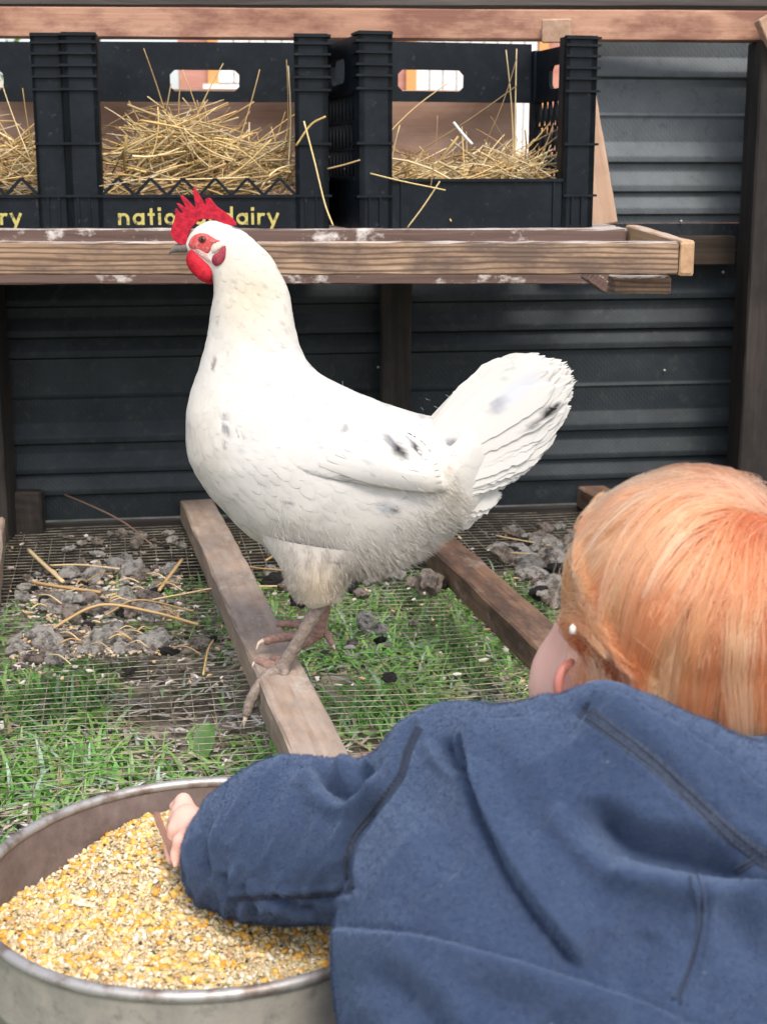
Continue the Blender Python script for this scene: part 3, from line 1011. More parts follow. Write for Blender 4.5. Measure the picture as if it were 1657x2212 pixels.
M['foliage'] = vcol_mat('hedge leaves', 0.5, spec=0.4, trans=0.35)
def bush(name, c, rx, ry, rz, n, label, leaf=0.05, sh=1.0):
    t = empty(name, (c[0], c[1], 0), label, 'bush')
    mb = MB()
    for k in range(7):
        a = random.uniform(0, 6.28)
        mb.tube([(c[0], c[1], 0), (c[0]+0.3*rx*math.cos(a), c[1]+0.3*ry*math.sin(a), c[2]), (c[0]+0.8*rx*math.cos(a), c[1]+0.8*ry*math.sin(a), c[2]+0.6*rz)], [0.03, 0.02, 0.006], 6, 0)
    mb.build('stem', [M['dark_wood']], t)
    mb = MB()
    for i in range(n):
        d = Vector((random.gauss(0,1), random.gauss(0,1), random.gauss(0,1))).normalized()
        r_ = random.random()**0.3
        bump_ = 1 + 0.25*noise.noise(d*2.5)
        p = Vector((c[0]+d.x*rx*r_*bump_, c[1]+d.y*ry*r_*bump_, max(0.02, c[2]+d.z*rz*r_*bump_)))
        q = Matrix.Rotation(random.uniform(0,6.28), 3, Vector((random.gauss(0,1),random.gauss(0,1),random.gauss(0,1))).normalized())
        L = leaf*random.uniform(0.6,1.2)
        g_ = random.uniform(0.7, 1.25)
        cc = random.choice([(0.09*g_,0.17*g_,0.03), (0.13*g_,0.22*g_,0.05), (0.06*g_,0.13*g_,0.03)])
        vs = [p + q @ Vector(w) for w in ((-L/2,0,0),(0,-L*0.28,0.004),(L/2,0,0),(0,L*0.28,0.004))]
        mb.add(vs, [(0,1,2,3)], 0, cc)
    mb.build('foliage', [M['foliage']], t, color=True)
bush('hedge_bush', (-1.65, 6.6, 0.75), 0.62, 0.6, 0.85, 3500, 'green bush beside the house seen through the middle crate')
bush('hedge_bush', (-2.6, 6.2, 0.8), 0.7, 0.6, 0.9, 3000, 'green bush seen above the crate at far left')

# ------------------------------------------------------------------ hen
YH = 1.52
HS = pxm(YH, 1000)
hen = empty('hen', (at(620,1440,YH).x, YH, JT), 'white speckled hen with red comb standing on the pale joist', 'hen')
def hp(u, v, dy=0.0):
    p = at(u, v, YH); p.y += dy
    return p
def h_uv(p):
    """side-view measuring coordinates of a point on the hen"""
    d = Vector((p[0], p[1], p[2])) - EYE
    f = d.y*cT - d.z*sT
    return 828.5 + FPX*d.x/f, 1106.0 - FPX*(d.y*sT + d.z*cT)/f
# dark and grey plumage marks: u, v, half length, half width, angle (deg, image), colour
GREY, BLK, LG = (0.13,0.135,0.16), (0.010,0.009,0.010), (0.22,0.23,0.27)
MARKS = [(862,974,17,12,45,BLK,1.0),(840,953,20,9,52,GREY,0.8),(898,970,20,6,48,(0.06,0.055,0.06),1.0),(880,950,14,5,46,LG,0.7),
         (972,946,13,11,30,GREY,0.8),(974,955,5,3,40,BLK,0.8),(838,1098,25,13,14,(0.34,0.36,0.39),0.85),(853,1102,8,7,30,(0.10,0.09,0.09),0.8),
         (872,1082,9,4,30,LG,0.7),(970,1012,5,9,10,(0.42,0.34,0.25),0.7),
         (1186,884,28,9,-38,BLK,1.0),(1158,905,22,6,-38,(0.10,0.08,0.09),0.85),(1135,922,18,4,-36,GREY,0.5),
         (1112,838,58,20,-37,(0.50,0.52,0.56),0.85),(1070,868,22,13,-48,LG,0.6),(1095,800,16,3,-50,LG,0.7),
         (462,783,4,15,8,(0.20,0.18,0.15),0.9),(490,929,6,15,-12,GREY,0.8),(520,942,3,7,-12,BLK,0.9),(486,962,4,8,0,GREY,0.6),
         (486,898,7,5,40,GREY,0.6),(742,1032,18,6,20,GREY,0.5),(725,1213,13,4,40,(0.25,0.18,0.18),0.7),(625,1086,10,3,20,GREY,0.7),
         (868,1108,8,3,10,LG,0.6),(510,492,9,3,8,(0.12,0.12,0.16),0.9),(552,518,4,5,0,GREY,0.5),(745,925,9,12,40,GREY,0.6),(700,870,18,6,35,LG,0.5),
         (640,860,14,5,40,LG,0.5),(670,905,16,6,40,LG,0.45),(800,905,26,6,38,LG,0.45),(920,925,18,6,30,LG,0.45),(700,1120,16,9,10,LG,0.35),
         (600,745,3,7,10,GREY,0.4),(470,700,3,6,0,GREY,0.5),(580,830,4,7,30,GREY,0.4),(560,640,5,4,20,GREY,0.35),(610,700,3,5,0,GREY,0.4),(690,960,12,5,40,LG,0.5)]
rs = random.Random(3)
for k in range(90):
    u, v_ = rs.uniform(460, 960), rs.uniform(560, 1050)
    MARKS.append((u, v_, rs.uniform(3, 9), rs.uniform(1.5, 3), rs.uniform(20, 60), LG, rs.uniform(0.2, 0.5)))
MB_ = {}
for q in MARKS:
    r_ = 1.5*max(q[2], q[3])
    for a in range(int((q[0]-r_)//30), int((q[0]+r_)//30)+1):
        for b_ in range(int((q[1]-r_)//30), int((q[1]+r_)//30)+1): MB_.setdefault((a, b_), []).append(q)
def plumage(u, v):
    c = np.array((0.56, 0.55, 0.53))
    cream = math.exp(-((v-640)/115)**2) * math.exp(-((u-545)/85)**2)
    c = c*(1-0.75*cream) + np.array((0.56,0.485,0.36))*0.75*cream
    belly = 1/(1+math.exp(-(v-1120-0.12*(u-700))/40))
    c = c*(1-0.45*belly) + np.array((0.61,0.545,0.48))*0.45*belly
    breast = math.exp(-((u-430)/60)**2)*math.exp(-((v-980)/170)**2)
    c = c*(1-0.4*breast) + np.array((0.57,0.50,0.40))*0.4*breast
    tb_ = math.exp(-((u-965)/50)**2)*math.exp(-((v-1040)/90)**2)
    c = c*(1-0.4*tb_) + np.array((0.58,0.515,0.415))*0.4*tb_
    th = math.exp(-((u-690)/50)**2)*math.exp(-((v-1265)/55)**2)
    c = c*(1-0.6*th) + np.array((0.72,0.60,0.44))*0.6*th
    for (mu, mv, a, b_, ang, col, st) in MB_.get((int(u//30), int(v//30)), ()):
        du, dv = u-mu, v-mv
        ca, sa = math.cos(R(ang)), math.sin(R(ang))
        x = (du*ca+dv*sa)/a; y = (-du*sa+dv*ca)/b_
        r2 = x*x+y*y
        if r2 < 2.2:
            w = st*min(1.0, max(0.0, (1.5-r2)/0.9))
            c = c*(1-w) + np.array(col)*w
    return tuple(c)
M['plume'] = vcol_mat('white plumage', 0.75, spec=0.15, sheen=0.1)

PAIRS = [ # dorsal u,v ; ventral u,v ; lateral half width (measuring px)
 (403,521, 408,546, 11),(414,502, 424,562, 19),(430,487, 440,580, 27),(455,476, 456,596, 33),(482,480, 463,612, 36),(520,497, 463,640, 38),
 (560,528, 458,668, 42),(592,566, 454,700, 48),(616,612, 447,735, 55),(630,662, 438,768, 64),(638,708, 428,805, 76),
 (648,752, 415,850, 93),(668,787, 405,900, 112),(702,816, 405,950, 130),(745,838, 416,1000, 146),(798,861, 445,1052, 158),
 (848,880, 492,1106, 164),(893,894, 552,1160, 164),(932,902, 640,1205, 156),(960,907, 740,1233, 140),(985,915, 830,1226, 118),
 (1003,899, 905,1191, 104),(1022,882, 962,1150, 88),(1045,864, 1008,1125, 68),(1072,842, 1040,1085, 46),(1098,824, 1072,1040, 26),(1120,815, 1100,985, 8)]
D = catmull(np.array(PAIRS, float), 6)
NR = 56
verts, grid = [], []
for row in D:
    a, b_ = hp(row[0], row[1]), hp(row[2], row[3])
    c = (a+b_)/2; e = (a-b_)/2; w = row[4]*HS
    ring = []
    for k in range(NR):
        t = 2*math.pi*k/NR
        ct, st = math.cos(t), math.sin(t)
        p = c + e*ct + Vector((0, -w*math.copysign(abs(st)**0.92, st), 0))
        ring.append(p)
    grid.append(ring)
nr = len(grid)
def body_noise(p):
    return 0.0016*noise.noise(p*38) + 0.0007*noise.noise(p*110)
mb = MB()
vs, cs = [], []
for i in range(nr):
    for k in range(NR):
        p = grid[i][k]
        n_ = (p - sum(grid[i], Vector())/NR)
        n_ = n_.normalized() if n_.length > 1e-6 else Vector((0,0,1))
        amt = min(1.0, i/40)
        q = p + n_*body_noise(p)*amt
        vs.append(q); cs.append(plumage(*h_uv(q)))
fs = []
for i in range(nr-1):
    for k in range(NR):
        k2 = (k+1) % NR
        fs.append((i*NR+k, i*NR+k2, (i+1)*NR+k2, (i+1)*NR+k))
fs.append(tuple(range(NR-1, -1, -1))); fs.append(tuple(range((nr-1)*NR, nr*NR)))
mb.add(vs, fs, 0, cs)
bvh = BVHTree.FromPolygons([tuple(v) for v in vs], fs)
# thighs grown into the body, scaly shanks and toes on the same mesh
LEGC = (0.37,0.295,0.25); LEGP = (0.50,0.30,0.245); CLAW = (0.62,0.50,0.40)
THV = []
def thigh(pairs, dy):
    T = catmull(np.array(pairs, float), 6); n = 22
    vv, cc = [], []
    for row in T:
        a, b_ = hp(row[0], row[1], dy), hp(row[2], row[3], dy); c = (a+b_)/2; e = (a-b_)/2
        for k in range(n):
            t = 2*math.pi*k/n
            p = c + e*math.cos(t) + Vector((0, -row[4]*HS*math.sin(t), 0))
            p += (p-c).normalized()*0.0015*noise.noise(p*60)
            vv.append(p); cc.append(plumage(*h_uv(p)))
            if dy < 0: THV.append((p.copy(), (p-c).normalized()))
    ff = [(i*n+k, i*n+(k+1) % n, (i+1)*n+(k+1) % n, (i+1)*n+k) for i in range(len(T)-1) for k in range(n)]
    ff.append(tuple(range((len(T)-1)*n, len(T)*n)))
    mb.add(vv, ff, 0, cc)
thigh([(560,1130, 830,1170, 70),(590,1180, 790,1195, 66),(622,1225, 750,1225, 56),(642,1258, 738,1250, 46),(656,1280, 732,1270, 36),(668,1293, 722,1282, 24),(682,1298, 706,1290, 8)], -0.030)
thigh([(580,1130, 800,1170, 60),(610,1185, 775,1200, 54),(640,1235, 745,1240, 44),(672,1275, 735,1270, 34),(690,1300, 722,1288, 18)], 0.030)
def limb(pts, rads, col, n=10):
    """tube whose vertices are given in (u, v, dy)"""
    P = catmull(np.array(pts, float), 6)
    Rr = catmull(np.array([[r_, 0] for r_ in rads], float), 6)[:, 0]
    Q = [hp(p[0], p[1], p[2]) for p in P]
    out = []
    rad = []
    for i, q in enumerate(Q):
        rad.append(Rr[i]*HS*(1 + 0.07*math.sin(i*2.1)))
    cols = []
    for i in range(len(Q)):
        for k in range(n):
            w = 0.75 + 0.35*noise.noise(Vector((i*0.9, k*1.1, rads[0])))
            cols.append(tuple(x*w for x in col))
    mb.tube(Q, rad, n, 1, cols)
# near leg
limb([(694,1282,-0.030),(680,1312,-0.030),(655,1356,-0.028),(630,1398,-0.026),(610,1432,-0.024),(600,1448,-0.023)], [18,17,15,15,17,16], LEGC, 14)
# near foot toes
limb([(606,1434,-0.024),(585,1438,-0.032),(564,1456,-0.048),(549,1482,-0.053),(543,1506,-0.055)], [16,14,13,12,10], LEGC)
limb([(606,1434,-0.020),(580,1432,-0.006),(562,1432,0.004),(552,1436,0.008)], [13,12,10,8], LEGP)
limb([(608,1430,-0.012),(600,1432,0.010),(586,1438,0.020)], [13,11,9], LEGP)
limb([(610,1436,-0.024),(620,1430,-0.030),(616,1440,-0.034)], [13,10,8], LEGC)
# far leg
limb([(706,1285,0.030),(703,1310,0.030),(694,1345,0.032),(686,1378,0.034),(683,1392,0.036)], [17,15.5,15,17,17], LEGP, 14)
limb([(685,1390,0.036),(660,1402,0.030),(640,1406,0.024),(625,1412,0.02)], [15,14,13,11], LEGP)
limb([(676,1392,0.036),(630,1394,0.034),(590,1398,0.032),(566,1404,0.030)], [13,12,11,9], LEGP)
limb([(672,1380,0.046),(625,1380,0.055),(590,1382,0.058)], [12,10,8], LEGP)
limb([(690,1380,0.036),(702,1388,0.034),(712,1402,0.030),(718,1411,0.028)], [12,9,8,6], LEGP)
body = mb.build('body', [M['plume'], None], hen, smooth=True, color=True)
M['leg'] = vcol_mat('scaly leg', 0.6, noise_scale=420, noise_amt=0.45, bump=(0.5, 0.0015), spec=0.35)
body.data.materials[1] = M['leg']
# claws
M['claw'] = plain('claw horn', (0.60,0.47,0.38), 0.4)
def claw(pts, r_):
    mb = MB(); P = catmull(np.array(pts, float), 5)
    n = len(P)
    mb.tube([hp(*p) for p in P], [r_*HS*(1-0.85*i/(n-1)) for i in range(n)], 7)
    mb.build('claw', [M['claw']], hen, smooth=True)
claw([(543,1503,-0.055),(539,1518,-0.057),(537,1534,-0.056)], 7)
claw([(595,1446,-0.030),(601,1456,-0.032),(612,1473,-0.034)], 6)
claw([(554,1432,0.008),(547,1440,0.004),(548,1452,-0.002)], 6)
claw([(568,1402,0.030),(556,1405,0.026),(550,1418,0.022)], 7)
claw([(717,1410,0.028),(721,1416,0.027),(722,1421,0.027)], 5)

# contour feathers lying along the body
def flow_frame(i, k):
    p = grid[i][k]
    pn = grid[min(i+2, nr-1)][k]; pp = grid[max(i-2, 0)][k]
    t = (pn-pp)
    s = grid[i][(k+1) % NR] - grid[i][k-1]
    n = s.cross(t)
    c = sum(grid[i], Vector())/NR
    if n.length < 1e-9 or t.length < 1e-9: return None
    n.normalize(); t.normalize()
    if n.dot(p-c) < 0: n = -n
    return p, t, n
FACE = [(408,500),(424,478),(448,478),(470,500),(492,525),(490,560),(470,585),(452,600),(430,575),(405,560)]
def inside(poly, x, y):
    r_ = False; j = len(poly)-1
    for i in range(len(poly)):
        xi, yi = poly[i]; xj, yj = poly[j]
        if (yi > y) != (yj > y) and x < (xj-xi)*(y-yi)/(yj-yi)+xi: r_ = not r_
        j = i
    return r_
def feather(mb, p, t, n, L, w, lift, col, tree=None):
    s = n.cross(t).normalized()
    prof = [(0.0, 0.35), (0.30, 0.95), (0.62, 1.0), (0.86, 0.72), (1.0, 0.16)]
    vs, fs = [], []
    for (a, ww) in prof:
        c = p + t*(L*a) + n*(-0.0004 + lift*a*a)
        for (q, h_) in ((c - s*(w*ww), 0.0), (c, 0.00016), (c + s*(w*ww), 0.0)):
            if tree is not None:
                z = tree.find_nearest(q)
                if z[0] is not None and (z[0]-q).length < 0.012:
                    nn = z[1] if z[1].dot(n) > 0 else -z[1]
                    q = z[0] + nn*(0.00012 + lift*a)
            vs.append(q + n*h_)
    for k in range(len(prof)-1):
        b_ = 3*k
        fs += [(b_, b_+1, b_+4, b_+3), (b_+1, b_+2, b_+5, b_+4)]
    cols = []
    g_ = col
    for q in vs:
        c = plumage(*h_uv(q)); cols.append(tuple(x*g_ for x in c))
    mb.add(vs, fs, 0, cols)
mb = MB()
cnt = 0
while cnt < 4200:
    i = int(rs.triangular(8, nr-8, nr*0.6)); k = rs.randrange(NR)
    f = flow_frame(i, k)
    if not f: continue
    p, t, n = f
    u, v_ = h_uv(p)
    if inside(FACE, u, v_): continue
    cnt += 1
    ringr = (grid[i][0]-grid[i][NR//2]).length*0.5
    sc = min(1.0, 0.28 + ringr/0.085)
    L = rs.uniform(0.013, 0.021)*sc; w = L*rs.uniform(0.24, 0.34)
    # feathers droop towards the tail and a little down
    t2 = (t + Vector((0,0,-0.25)) + Vector((rs.gauss(0,.07), 0, rs.gauss(0,.07)))).normalized()
    t2 = (t2 - n*t2.dot(n)).normalized()
    q = p + t2*L*0.5
    feather(mb, p, t2, n, L, w, rs.uniform(0.0000, 0.00045), rs.uniform(0.94, 1.0), bvh)
o = mb.build('plumage', [M['plume']], hen, smooth=True, color=True); o['kind'] = 'stuff'

# tail: soft core and fanned feathers
TIPS = [(1128,774),(1150,768),(1172,769),(1194,776),(1214,782),(1222,784),(1239,800),(1242,822),(1240,850),(1232,880),(1222,900),(1205,918),(1197,936),
        (1192,956),(1176,974),(1164,990),(1148,1004),(1128,1020),(1106,1030),(1084,1046),(1080,1062),(1086,1072),(1062,1094),(1040,1112),(1018,1130),(1000,1140)]
def tail_feather(tip, base, w, dy0, dy1, sag, col_j):
    mb = MB(); nrow = 22
    bu, bv = base; tu, tv = tip
    cu, cv = (bu+tu)/2 + sag*(tv-bv)*0.25, (bv+tv)/2 - sag*(tu-bu)*0.25
    vv, cc, ff = [], [], []
    fray = [rs.uniform(-9, 5) for _ in range(7)]
    for k in range(nrow+1):
        t = k/nrow
        u = (1-t)**2*bu + 2*t*(1-t)*cu + t*t*tu
        v_ = (1-t)**2*bv + 2*t*(1-t)*cv + t*t*tv
        du = 2*(1-t)*(cu-bu)+2*t*(tu-cu); dv = 2*(1-t)*(cv-bv)+2*t*(tv-cv)
        L = math.hypot(du, dv); nu, nv = -dv/L, du/L
        ww = w*(0.45+0.55*min(1, t*2.2))*(1 - max(0, (t-0.80)/0.20)**2.2*0.85)
        for j, s in enumerate((-1, -0.67, -0.33, 0, 0.33, 0.67, 1)):
            jag = rs.uniform(-2.4, 2.4) if (abs(s) == 1 and t > 0.4) else 0
            dy = dy0+(dy1-dy0)*t**0.8 + s*s*0.0005
            al = fray[j]*max(0.0, (t-0.78)/0.22)
            p = hp(u+nu*(ww*s+jag)+du/L*al, v_+nv*(ww*s+jag)+dv/L*al, dy)
            vv.append(p)
            c = plumage(u+nu*ww*s, v_+nv*ww*s)
            q = col_j*(0.99 if s else 0.975)
            cc.append(tuple(x*q for x in c))
    for k in range(nrow):
        for j in range(6):
            b_ = k*7+j
            ff.append((b_, b_+1, b_+8, b_+7))
    mb.add(vv, ff, 0, cc)
    mb.build('tail_feather', [M['plume']], hen, smooth=True, color=True)
for layer in range(5):
    for i, (tu, tv) in enumerate(TIPS):
        f = i/(len(TIPS)-1)
        if layer == 1: tu, tv = (tu-22+rs.uniform(-8, 8), tv+rs.uniform(-10, 14))
        if layer == 3:
            nx_t = TIPS[min(i+1, len(TIPS)-1)]
            tu, tv = (tu+nx_t[0])/2 - rs.uniform(2, 9), (tv+nx_t[1])/2 + rs.uniform(-3, 3)
        if layer == 4: tu, tv = (tu-42+rs.uniform(-14, 10), tv+rs.uniform(-6, 22))
        if layer == 2: tu, tv = (tu-6+rs.uniform(-5, 4), tv+rs.uniform(-4, 8))
        base = (925+60*f + rs.uniform(-8, 8), 930 + 190*f)
        dy0 = {0: -0.008, 1: -0.050, 2: 0.020, 3: -0.034, 4: -0.060}[layer]*(1.0)
        if dy0 < 0:
            hit = bvh.ray_cast(EYE, ray(*base).normalized())[0]
            skin_dy = (hit.y - YH) if hit is not None else 0.0
            dy0 = max(dy0, skin_dy + 0.005) if skin_dy < 0 else 0.0
        dy1 = {0: -0.002, 1: -0.007, 2: 0.008, 3: -0.0045, 4: -0.011}[layer] + 0.006*(f-0.5) + rs.uniform(-0.0015, 0.0015)
        tail_feather((tu, tv), base, rs.uniform(22, 34) if f < 0.6 else rs.uniform(14, 24), dy0, dy1, rs.uniform(0.1, 0.35)*(1-f), rs.uniform(0.97, 1.0))

# belly and rump fluff, as fine strands
FL_P, FL_C = [], []
low = [(600,1180),(650,1215),(740,1233),(790,1240),(840,1228),(890,1203),(930,1170),(965,1138),(990,1118)]
LOW = catmull(np.array(low, float), 20)
for k in range(15000):
    q = LOW[rs.randrange(len(LOW))]
    dy = rs.gauss(0, 0.034)
    up = rs.uniform(0, 70)
    u, v_ = q[0]+rs.uniform(-10, 10), q[1]-up-(dy/HS)**2*0.004
    p = hp(u, v_, dy - 0.010)
    if -0.06 < dy < 0.0 and up > 25: p = Vector(bvh.find_nearest(p)[0])
    f_ = (q[0]-600)/390
    d = Vector((0.25+0.75*f_+rs.gauss(0,.22), rs.gauss(0,.22), -1+0.5*f_+rs.gauss(0,.15))).normalized()
    L = rs.uniform(0.005, 0.0125)
    bend = Vector((rs.gauss(0,.0012), rs.gauss(0,.0012), rs.gauss(0,.0012)))
    FL_P += [p, p+d*L*0.33+bend*0.5, p+d*L*0.66+bend, p+d*L+bend*0.6]
    c = plumage(u, v_); FL_C.append(c)
for k in range(2500):
    t = rs.random(); v_ = 1222+62*t; u = 689+(46-32*t)*rs.uniform(-1, 1)
    p = hp(u, v_, -0.030-rs.uniform(0.0, 0.022)*(1-0.7*t))
    d = Vector((rs.gauss(0,.3)-0.1, rs.gauss(0,.3)-0.15, -1)).normalized(); L = rs.uniform(0.004, 0.009)
    FL_P += [p, p+d*L*0.33, p+d*L*0.66, p+d*L]; FL_C.append(plumage(u, v_))
for k in range(9000):
    p, n_ = THV[rs.randrange(len(THV))]
    if n_.y > 0.5: continue
    p = p + Vector((rs.gauss(0,.003), rs.gauss(0,.001), rs.gauss(0,.003)))
    u, v_ = h_uv(p)
    if v_ < 1175 or v_ > 1300 or u < 600+0.35*(v_-1175) - 8: continue
    d = (Vector((rs.gauss(0.05,.16), rs.gauss(0,.16), -1)) + n_*rs.uniform(0.0, 0.30)).normalized()
    L = rs.uniform(0.004, 0.009)*(1.0 if v_ < 1270 else 0.6)
    FL_P += [p - n_*0.001, p+d*L*0.33+n_*0.0008, p+d*L*0.66+n_*0.0010, p+d*L+n_*0.0004]
    g_ = rs.uniform(0.85, 1.0); FL_C.append(tuple(x*g_ for x in plumage(u, v_)))
fc_ = bpy.data.hair_curves.new('belly_fluff')
fc_.add_curves([4]*len(FL_C))
fc_.points.foreach_set('position', np.array([tuple(p) for p in FL_P], dtype=np.float32).ravel())
ra_ = fc_.attributes.get('radius') or fc_.attributes.new('radius', 'FLOAT', 'POINT')
ra_.data.foreach_set('value', np.tile(np.array([1, 0.85, 0.6, 0.15], dtype=np.float32), len(FL_C))*0.00017)
ca_ = fc_.attributes.new('Col', 'FLOAT_COLOR', 'CURVE')
ca_.data.foreach_set('color', np.hstack([np.array(FL_C, dtype=np.float32), np.ones((len(FL_C), 1), np.float32)]).ravel())
m, nt, b = new_mat('fluff'); g = G(nt)
an = g.n('Attribute'); an.attribute_name = 'Col'
g.l(an.outputs['Color'], b.inputs['Base Color']); b.inputs['Roughness'].default_value = 0.8; b.inputs['Specular IOR Level'].default_value = 0.1
tr = g.n('BsdfTranslucent'); g.l(an.outputs['Color'], tr.inputs['Color'])
mx = g.n('MixShader'); mx.inputs[0].default_value = 0.35; g.l(b.outputs[0], mx.inputs[1]); g.l(tr.outputs[0], mx.inputs[2]); g.l(mx.outputs[0], nt.nodes['Material Output'].inputs['Surface'])
fc_.materials.append(m)
fo = bpy.data.objects.new('belly_fluff', fc_); COL.objects.link(fo); set_parent(fo, hen); fo['kind'] = 'stuff'

# folded wing: a lens of plumage laid on the flank
def on_body(u, v_, default=-0.06):
    d = ray(u, v_); h = bvh.ray_cast(EYE, d.normalized())
    if h[0] is None: return at(u, v_, YH+default)
    return h[0]
def lens(mb, outline, a, b_, thick, surf, steps=9, mi=0, colf=None, sub=5, power=0.5, tf=None, edge=0.0015):
    O = catmull(np.array(outline + [outline[0]], float), sub)[:-1]
    a, b_ = np.array(a, float), np.array(b_, float)
    n = len(O); vv, cc, ff = [], [], []
    for k in range(steps+1):
        s = k/steps
        off = thick*(1-(1-s)**2)**power if k else -edge
        for q in O:
            t = np.clip(np.dot(q-a, b_-a)/np.dot(b_-a, b_-a), 0.0, 1.0)
            c = a+(b_-a)*t
            w = q + (c-q)*s*0.999
            p = surf(w[0], w[1])
            p = p - ray(w[0], w[1]).normalized()*(off*(tf(q[0], q[1]) if tf else 1.0))
            vv.append(p); cc.append(colf(w[0], w[1]) if colf else (1,1,1))
    for k in range(steps):
        for i in range(n):
            j = (i+1) % n
            ff.append((k*n+i, k*n+j, (k+1)*n+j, (k+1)*n+i))
    mb.add(vv, ff, mi, cc)
    return vv, ff
WING = [(585,845),(640,838),(710,858),(790,885),(860,912),(915,945),(950,990),(970,1040),(968,1062),(930,1068),(860,1062),(790,1052),(720,1040),(660,1022),(615,990),(590,930)]
FA, FB = [], []
for u in range(600, 965, 15):
    for v_ in range(850, 1065, 15):
        if inside(WING, u, v_):
            x, y = (u-780)/200, (v_-960)/120
            FA.append([1, x, y, x*x, x*y, y*y]); FB.append(on_body(u, v_).y)
FQ = np.linalg.lstsq(np.array(FA), np.array(FB), rcond=None)[0]
def wing_base(u, v_):
    x, y = (u-780)/200, (v_-960)/120
    f = max(0.0, min(1.0, (u-605)/170)); f = f*f*(3-2*f)
    yb = on_body(u, v_).y
    return at(u, v_, yb*(1-f) + (float(np.dot(FQ, [1, x, y, x*x, x*y, y*y])) - 0.003)*f)
mb = MB()
wv, wf = lens(mb, WING, (650,930), (890,1010), 0.016, wing_base, 12, 0, plumage, 5, 0.6, lambda u, v_: max(0.02, min(1.0, (u-610)/200.0))**1.5*(0.25 if v_ < 865+0.33*(u-640) else 1.0), 0.010)
wing = mb.build('wing', [M['plume']], hen, smooth=True, color=True)
wb = BVHTree.FromPolygons([tuple(v) for v in wv], wf)
def on_wing(u, v_):
    d = ray(u, v_).normalized(); h = wb.ray_cast(EYE, d)
    if h[0] is None:
        p = wing_base(u, v_); return p, -d
    n = h[1]
    return h[0], (n if n.dot(d) < 0 else -n)
mb = MB(); cnt = 0
while cnt < 1000:
    u, v_ = rs.uniform(585, 950), rs.uniform(840, 1060)
    if not inside(WING, u, v_): continue
    cnt += 1
    p, n = on_wing(u, v_)
    ang = R(24 + rs.gauss(0, 5) + 14*(u-600)/350)
    p2, _ = on_wing(u+10*math.cos(ang), v_+10*math.sin(ang))
    t = (p2-p); t = (t-n*t.dot(n)).normalized()
    f = (u-585)/365
    L = rs.uniform(0.013, 0.018) + 0.020*f; w = L*(0.30-0.12*f)
    if u + L/HS > 945 or not inside(WING, u+L/HS*math.cos(ang)+4, v_+L/HS*math.sin(ang)+4): continue
    feather(mb, p, t, n, L, w, rs.uniform(0.0001, 0.0004), rs.uniform(0.955, 1.0), wb)
o = mb.build('covert', [M['plume']], wing, smooth=True, color=True); o['kind'] = 'stuff'
# long flight feathers along the lower wing edge
for k in range(9):
    f = k/8
    mb = MB()
    b0_ = (690+18*k, 1000-13*k*0.9); t0 = (955-3*k, 1052-13*k)
    vv, cc, ff = [], [], []
    for j in range(11):
        t = j/10
        u = b0_[0]+(t0[0]-b0_[0])*t; v_ = b0_[1]+(t0[1]-b0_[1])*t + 10*math.sin(math.pi*t)*(1-f)
        ww = 11*(0.6+0.4*min(1, 3*t))*(1-max(0, (t-0.85)/0.15)**2*0.85)
        for s in (-1, 0, 1):
            wu, wv_ = u, v_+ww*s
            for _ in range(12):
                if inside(WING, wu+6, wv_+6) and inside(WING, wu+6, wv_-6): break
                wu += (800-wu)*0.02; wv_ += (985-wv_)*0.10
            p0_, nn = on_wing(wu, wv_)
            vv.append(p0_ + nn*(0.0010 + 0.0004*(s == 0) + 0.0008*(1-f)*t))
            cc.append(tuple(x*(0.99 if s else 0.97) for x in plumage(u, v_+ww*s)))
    for j in range(10):
        for s in range(2):
            ff.append((3*j+s, 3*j+s+1, 3*j+s+4, 3*j+s+3))
    mb.add(vv, ff, 0, cc)
    mb.build('flight_feather', [M['plume']], wing, smooth=True, color=True)

# comb, wattles, face, ear lobes, eye, beak
def z3(pts): return [(348+x*0.28, 377+y*0.28) for x, y in pts]
M['comb'] = plain('red comb skin', (0.50,0.012,0.034), 0.6, 0, 190, (0.30,0.005,0.022), 0.38, 0.62, bump=(0.8, 0.002), sss=0.15, spec=0.25)
M['wattle'] = plain('red wattle skin', (0.52,0.014,0.03), 0.62, 0, 120, (0.33,0.007,0.02), 0.38, 0.62, bump=(0.7, 0.0022), sss=0.15, spec=0.25)
M['face'] = plain('red face skin', (0.50,0.065,0.065), 0.6, 0, 330, (0.60,0.22,0.19), 0.5, 0.68, bump=(0.7, 0.0015), sss=0.1)
M['lobe'] = plain('ear lobe skin', (0.33,0.035,0.06), 0.6, 0, 260, (0.22,0.02,0.04), 0.4, 0.65, bump=(0.8, 0.0015))
def plate(name, outline, dy, thick, mt, bev):
    O = catmull(np.array(outline + [outline[0]], float), 4)[:-1]
    bm = bmesh.new()
    vs = [bm.verts.new(hp(u, v_, dy)) for u, v_ in O]
    fc = bm.faces.new(vs)
    ex = bmesh.ops.extrude_face_region(bm, geom=[fc])
    for e in ex['geom']:
        if isinstance(e, bmesh.types.BMVert): e.co.y += thick
    bmesh.ops.recalc_face_normals(bm, faces=bm.faces)
    caps = [f for f in bm.faces if len(f.verts) > 4]
    edges = list({e for f in caps for e in f.edges})
    bmesh.ops.bevel(bm, geom=edges, offset=bev, segments=3, affect='EDGES', clamp_overlap=True)
    bmesh.ops.triangulate(bm, faces=[f for f in bm.faces if len(f.verts) > 4])
    me = bpy.data.meshes.new(name); bm.to_mesh(me); bm.free()
    me.materials.append(mt)
    me.polygons.foreach_set('use_smooth', [True]*len(me.polygons))
    o = link_mesh(name, me, hen)
    md = o.modifiers.new('e', 'EDGE_SPLIT'); md.split_angle = R(50)
    return o
